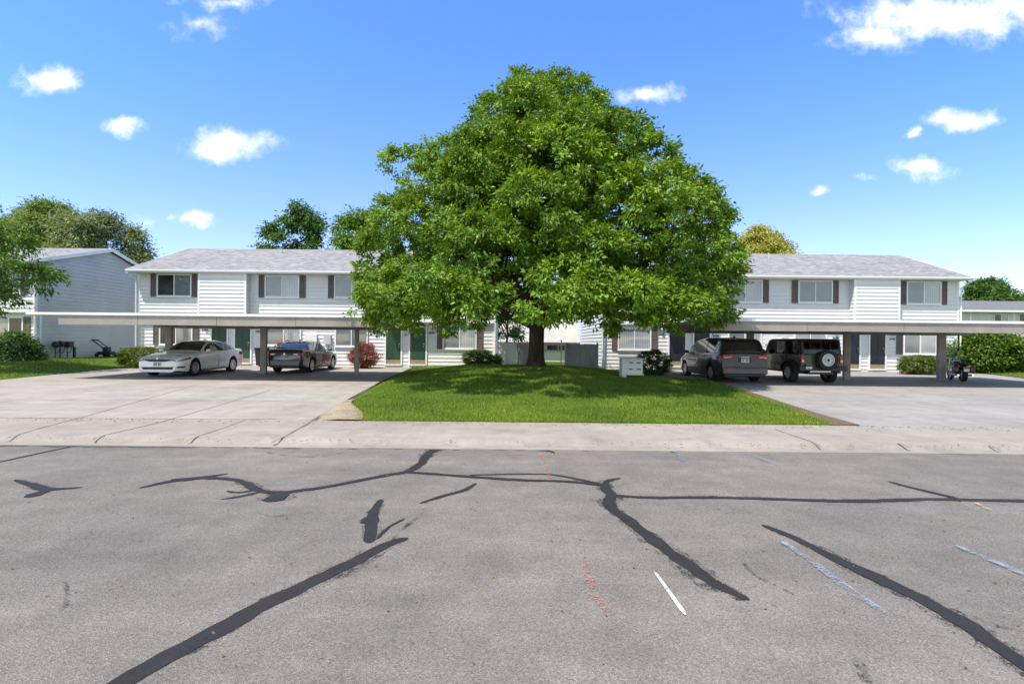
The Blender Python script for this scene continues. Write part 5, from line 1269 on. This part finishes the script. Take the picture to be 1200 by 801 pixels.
def bz(px, py, D): return P(px, py, D)
c = bz(20, 408, 25.2); bush('lilac_bush', 'loose round bush below the far left window', 'bush', (c.x, 25.2, 1.05), (1.05,.9,.85), M['leaf_lilac'], dens=34, per=36, spread=.16, L=.15, W=.085, ground=left_z(c.x,25.2)-.02, seed=41, lumps=14)
c = bz(167, 416, 25.6); bush('clipped_hedge', 'yellow green clipped hedge beside the white sedan', 'hedge', (c.x, 25.8, .72), (1.25,.62,.52), M['leaf_hedge'], dens=120, per=36, spread=.06, L=.07, W=.04, boxy=.45, ground=slab_z(25.6), seed=42)
c = bz(425, 417, 27.0); bush('barberry_bush', 'red leaved bush against the white siding right of the dark sedan', 'bush', (c.x, 27.2, .88), (.82,.7,.66), M['leaf_red'], dens=56, per=32, spread=.10, L=.085, W=.045, ground=slab_z(27), seed=43, lumps=16, droop=-.2)
c = bz(333, 402, 28.0); bush('barberry_bush', 'small red bush partly hidden behind the dark sedan', 'bush', (c.x, 28.05, .92), (.55,.4,.68), M['leaf_red'], dens=60, per=32, spread=.08, L=.08, W=.045, ground=slab_z(28), seed=44, lumps=10, droop=-.2)
c = bz(561, 421, 26.6); bush('boxwood_bush', 'dark green rounded bush under the window left of the tree trunk', 'bush', (c.x, 26.7, .78), (.86,.7,.50), M['leaf_box'], dens=70, per=34, spread=.09, L=.085, W=.045, ground=.25, seed=45, lumps=18)
c = bz(586, 425, 26.9); bush('boxwood_bush', 'small dark bush in front of the pale fence boards', 'bush', (PX(583,425,26.9), 27.0, .66), (.26,.26,.40), M['leaf_box'], dens=90, per=28, spread=.07, L=.08, W=.04, ground=.25, seed=46)
c = bz(768, 426, 23.4); bush('clipped_shrub', 'round clipped shrub between the mailboxes and the minivan', 'shrub', (PX(768,426,23.6), 23.9, .76), (.80,.74,.60), M['leaf_box'], dens=100, per=36, spread=.06, L=.065, W=.035, boxy=.25, ground=slab_z(23.5), seed=47)
c = bz(1080, 428, 26.2); bush('clipped_hedge', 'olive clipped hedge behind the wide carport post', 'hedge', (PX(1082,428,26.2), 26.4, .68), (1.0,.6,.50), M['leaf_hedge'], dens=120, per=36, spread=.06, L=.07, W=.04, boxy=.45, ground=slab_z(26.2), seed=48)
bush('large_shrub', 'large bright green shrub mass right of the motorcycle', 'shrub', (PX(1163,415,28.2), 28.6, 1.30), (2.1,1.5,1.32), M['leaf_shrub'], dens=22, per=40, spread=.22, L=.19, W=.10, ground=slab_z(28), seed=49, lumps=26)
c = bz(1112, 410, 28.3); bush('climbing_plant', 'thin young plant by the corner of the navy door building', 'plant', (PX(1112,412,28.2), 28.25, 1.1), (.28,.18,.75), M['leaf_lilac'], dens=50, per=16, spread=.10, L=.10, W=.05, ground=slab_z(28), seed=50)

# ------------------------------------------------------------------ sky, sun, camera
SX, SY = -.38, -.38
el = math.atan(1/math.hypot(SX, SY)); az = math.atan2(SX, SY)   # azimuth of the sun from +Y towards +X
sun = bpy.data.lights.new('sun', 'SUN'); sun.energy = 3.75; sun.angle = R(.53); sun.color = (1.0, .935, .835)
so = bpy.data.objects.new('sun', sun); COL.objects.link(so)
so.rotation_euler = Vector((-SX, -SY, -1)).to_track_quat('-Z', 'Y').to_euler(); so.location = (-20, -20, 50)
w = bpy.data.worlds.new('World'); sc.world = w; w.use_nodes = True; nt = w.node_tree; nt.nodes.clear()
def wn(t, **kw):
    x = nt.nodes.new(t)
    for k, v in kw.items(): setattr(x, k, v)
    return x
sky = wn('ShaderNodeTexSky', sky_type='NISHITA'); sky.sun_disc = False; sky.sun_elevation = el; sky.sun_rotation = az
sky.altitude = 800; sky.air_density = 1.0; sky.dust_density = .6; sky.ozone_density = 2.2
tc = wn('ShaderNodeTexCoord'); sp = wn('ShaderNodeSeparateXYZ'); nt.links.new(tc.outputs['Generated'], sp.inputs[0])
def wm(op, a, b=None, clamp=False):
    x = wn('ShaderNodeMath', operation=op); x.use_clamp = clamp
    for i, v in enumerate((a, b)):
        if v is None: continue
        if hasattr(v, 'links'): nt.links.new(v, x.inputs[i])
        else: x.inputs[i].default_value = v
    return x.outputs[0]
yy = wm('MAXIMUM', sp.outputs[1], .02); uu = wm('DIVIDE', sp.outputs[0], yy); vv = wm('DIVIDE', sp.outputs[2], yy)
cb = wn('ShaderNodeCombineXYZ'); nt.links.new(uu, cb.inputs[0]); nt.links.new(vv, cb.inputs[1])
n1 = wn('ShaderNodeTexNoise'); n1.inputs['Scale'].default_value = 14; n1.inputs['Detail'].default_value = 6; n1.inputs['Roughness'].default_value = .58; nt.links.new(cb.outputs[0], n1.inputs['Vector'])
n2 = wn('ShaderNodeTexNoise'); n2.inputs['Scale'].default_value = 20; n2.inputs['Detail'].default_value = 10; n2.inputs['Roughness'].default_value = .62; nt.links.new(cb.outputs[0], n2.inputs['Vector'])
wv = wn('ShaderNodeVectorMath', operation='MULTIPLY_ADD'); nt.links.new(n1.outputs['Color'], wv.inputs[0]); wv.inputs[1].default_value = (.10,.055,0); 
sub = wn('ShaderNodeVectorMath', operation='SUBTRACT'); nt.links.new(cb.outputs[0], sub.inputs[0]); sub.inputs[1].default_value = (.05,.0275,0)
nt.links.new(sub.outputs[0], wv.inputs[2])
CL = [(63,92,48,22,1),(146,148,33,12,1),(266,170,66,24,1),(232,28,44,18,.45),(262,4,60,12,.5),(224,256,32,11,.9),(170,261,20,10,.4),(756,112,44,15,.75),(1110,18,165,36,1),(1030,42,70,22,.85),(1128,142,54,18,1),(1070,157,17,9,1),(1078,199,44,17,1),(963,225,17,8,.8),(1013,206,20,7,.5),(1200,8,70,30,1)]
best = None
for (px, py, a, b, s) in CL:
    u, v = unroll(px, py); u /= F; v = -v/F
    d = wn('ShaderNodeVectorMath', operation='SUBTRACT'); nt.links.new(wv.outputs[0], d.inputs[0]); d.inputs[1].default_value = (u, v, 0)
    m = wn('ShaderNodeVectorMath', operation='MULTIPLY'); nt.links.new(d.outputs[0], m.inputs[0]); m.inputs[1].default_value = (F/a, F/b, 0)
    ln = wn('ShaderNodeVectorMath', operation='LENGTH'); nt.links.new(m.outputs[0], ln.inputs[0])
    q = wm('MULTIPLY', wm('SUBTRACT', 1.0, ln.outputs['Value']), s) if s < 1 else wm('SUBTRACT', 1.0, ln.outputs['Value'])
    best = q if best is None else wm('MAXIMUM', best, q)
dens = wm('ADD', best, wm('MULTIPLY', wm('SUBTRACT', n2.outputs['Fac'], .5), 1.7))
rp = wn('ShaderNodeMapRange', interpolation_type='SMOOTHSTEP'); nt.links.new(dens, rp.inputs[0]); rp.inputs[1].default_value = -.04; rp.inputs[2].default_value = .95
front = wm('GREATER_THAN', sp.outputs[1], .03)
fac = wm('MULTIPLY', wm('MULTIPLY', rp.outputs[0], front), .88)
gm = wn('ShaderNodeMix', data_type='RGBA', blend_type='MULTIPLY'); gm.inputs[0].default_value = 1; nt.links.new(sky.outputs[0], gm.inputs[6]); fr_ = wn('ShaderNodeMapRange', interpolation_type='SMOOTHSTEP'); nt.links.new(sp.outputs[1], fr_.inputs[0]); fr_.inputs[1].default_value = -.25; fr_.inputs[2].default_value = .45
tm = wn('ShaderNodeMix', data_type='RGBA'); nt.links.new(fr_.outputs[0], tm.inputs[0]); tm.inputs[6].default_value = (1.30, 1.16, .98, 1); ez = wn('ShaderNodeMapRange', interpolation_type='SMOOTHSTEP'); nt.links.new(vv, ez.inputs[0]); ez.inputs[1].default_value = 0; ez.inputs[2].default_value = .62
tz = wn('ShaderNodeMix', data_type='RGBA'); nt.links.new(ez.outputs[0], tz.inputs[0]); tz.inputs[6].default_value = (1.02, .93, 1.12, 1); tz.inputs[7].default_value = (.66, .98, 1.42, 1); nt.links.new(tz.outputs[2], tm.inputs[7]); nt.links.new(tm.outputs[2], gm.inputs[7])
cm = wn('ShaderNodeMix', data_type='RGBA'); nt.links.new(fac, cm.inputs[0]); nt.links.new(gm.outputs[2], cm.inputs[6]); cs = wn('ShaderNodeMix', data_type='RGBA'); nt.links.new(rp.outputs[0], cs.inputs[0]); cs.inputs[6].default_value = (4.6, 5.0, 5.7, 1); cs.inputs[7].default_value = (6.3, 6.3, 6.4, 1); nt.links.new(cs.outputs[2], cm.inputs[7])
bg = wn('ShaderNodeBackground'); nt.links.new(cm.outputs[2], bg.inputs[0]); bg.inputs[1].default_value = .15
wo = wn('ShaderNodeOutputWorld'); nt.links.new(bg.outputs[0], wo.inputs[0])

cam = bpy.data.cameras.new('camera'); co = bpy.data.objects.new('camera', cam); COL.objects.link(co)
cam.sensor_width = 36; cam.lens = 36*F/1200; cam.clip_end = 4000; cam.clip_start = .05
co.location = (0, 0, CZ)
co.rotation_euler = (Matrix.Rotation(R(90), 3, 'X') @ Matrix.Rotation(math.atan(ROLL), 3, 'Z')).to_euler()
sc.camera = co
sc.render.resolution_x = 1024; sc.render.resolution_y = 683
vs_ = sc.view_settings; vs_.view_transform = 'Standard'; vs_.look = 'None'; vs_.gamma = 1; vs_.use_curve_mapping = False; vs_.exposure = .72
sc.render.engine = 'CYCLES'
cy = sc.cycles; cy.max_bounces = 7; cy.diffuse_bounces = 3; cy.glossy_bounces = 3; cy.transmission_bounces = 4; cy.transparent_max_bounces = 12; cy.use_denoising = True
try: cy.denoiser = 'OPENIMAGEDENOISE'
except Exception: pass
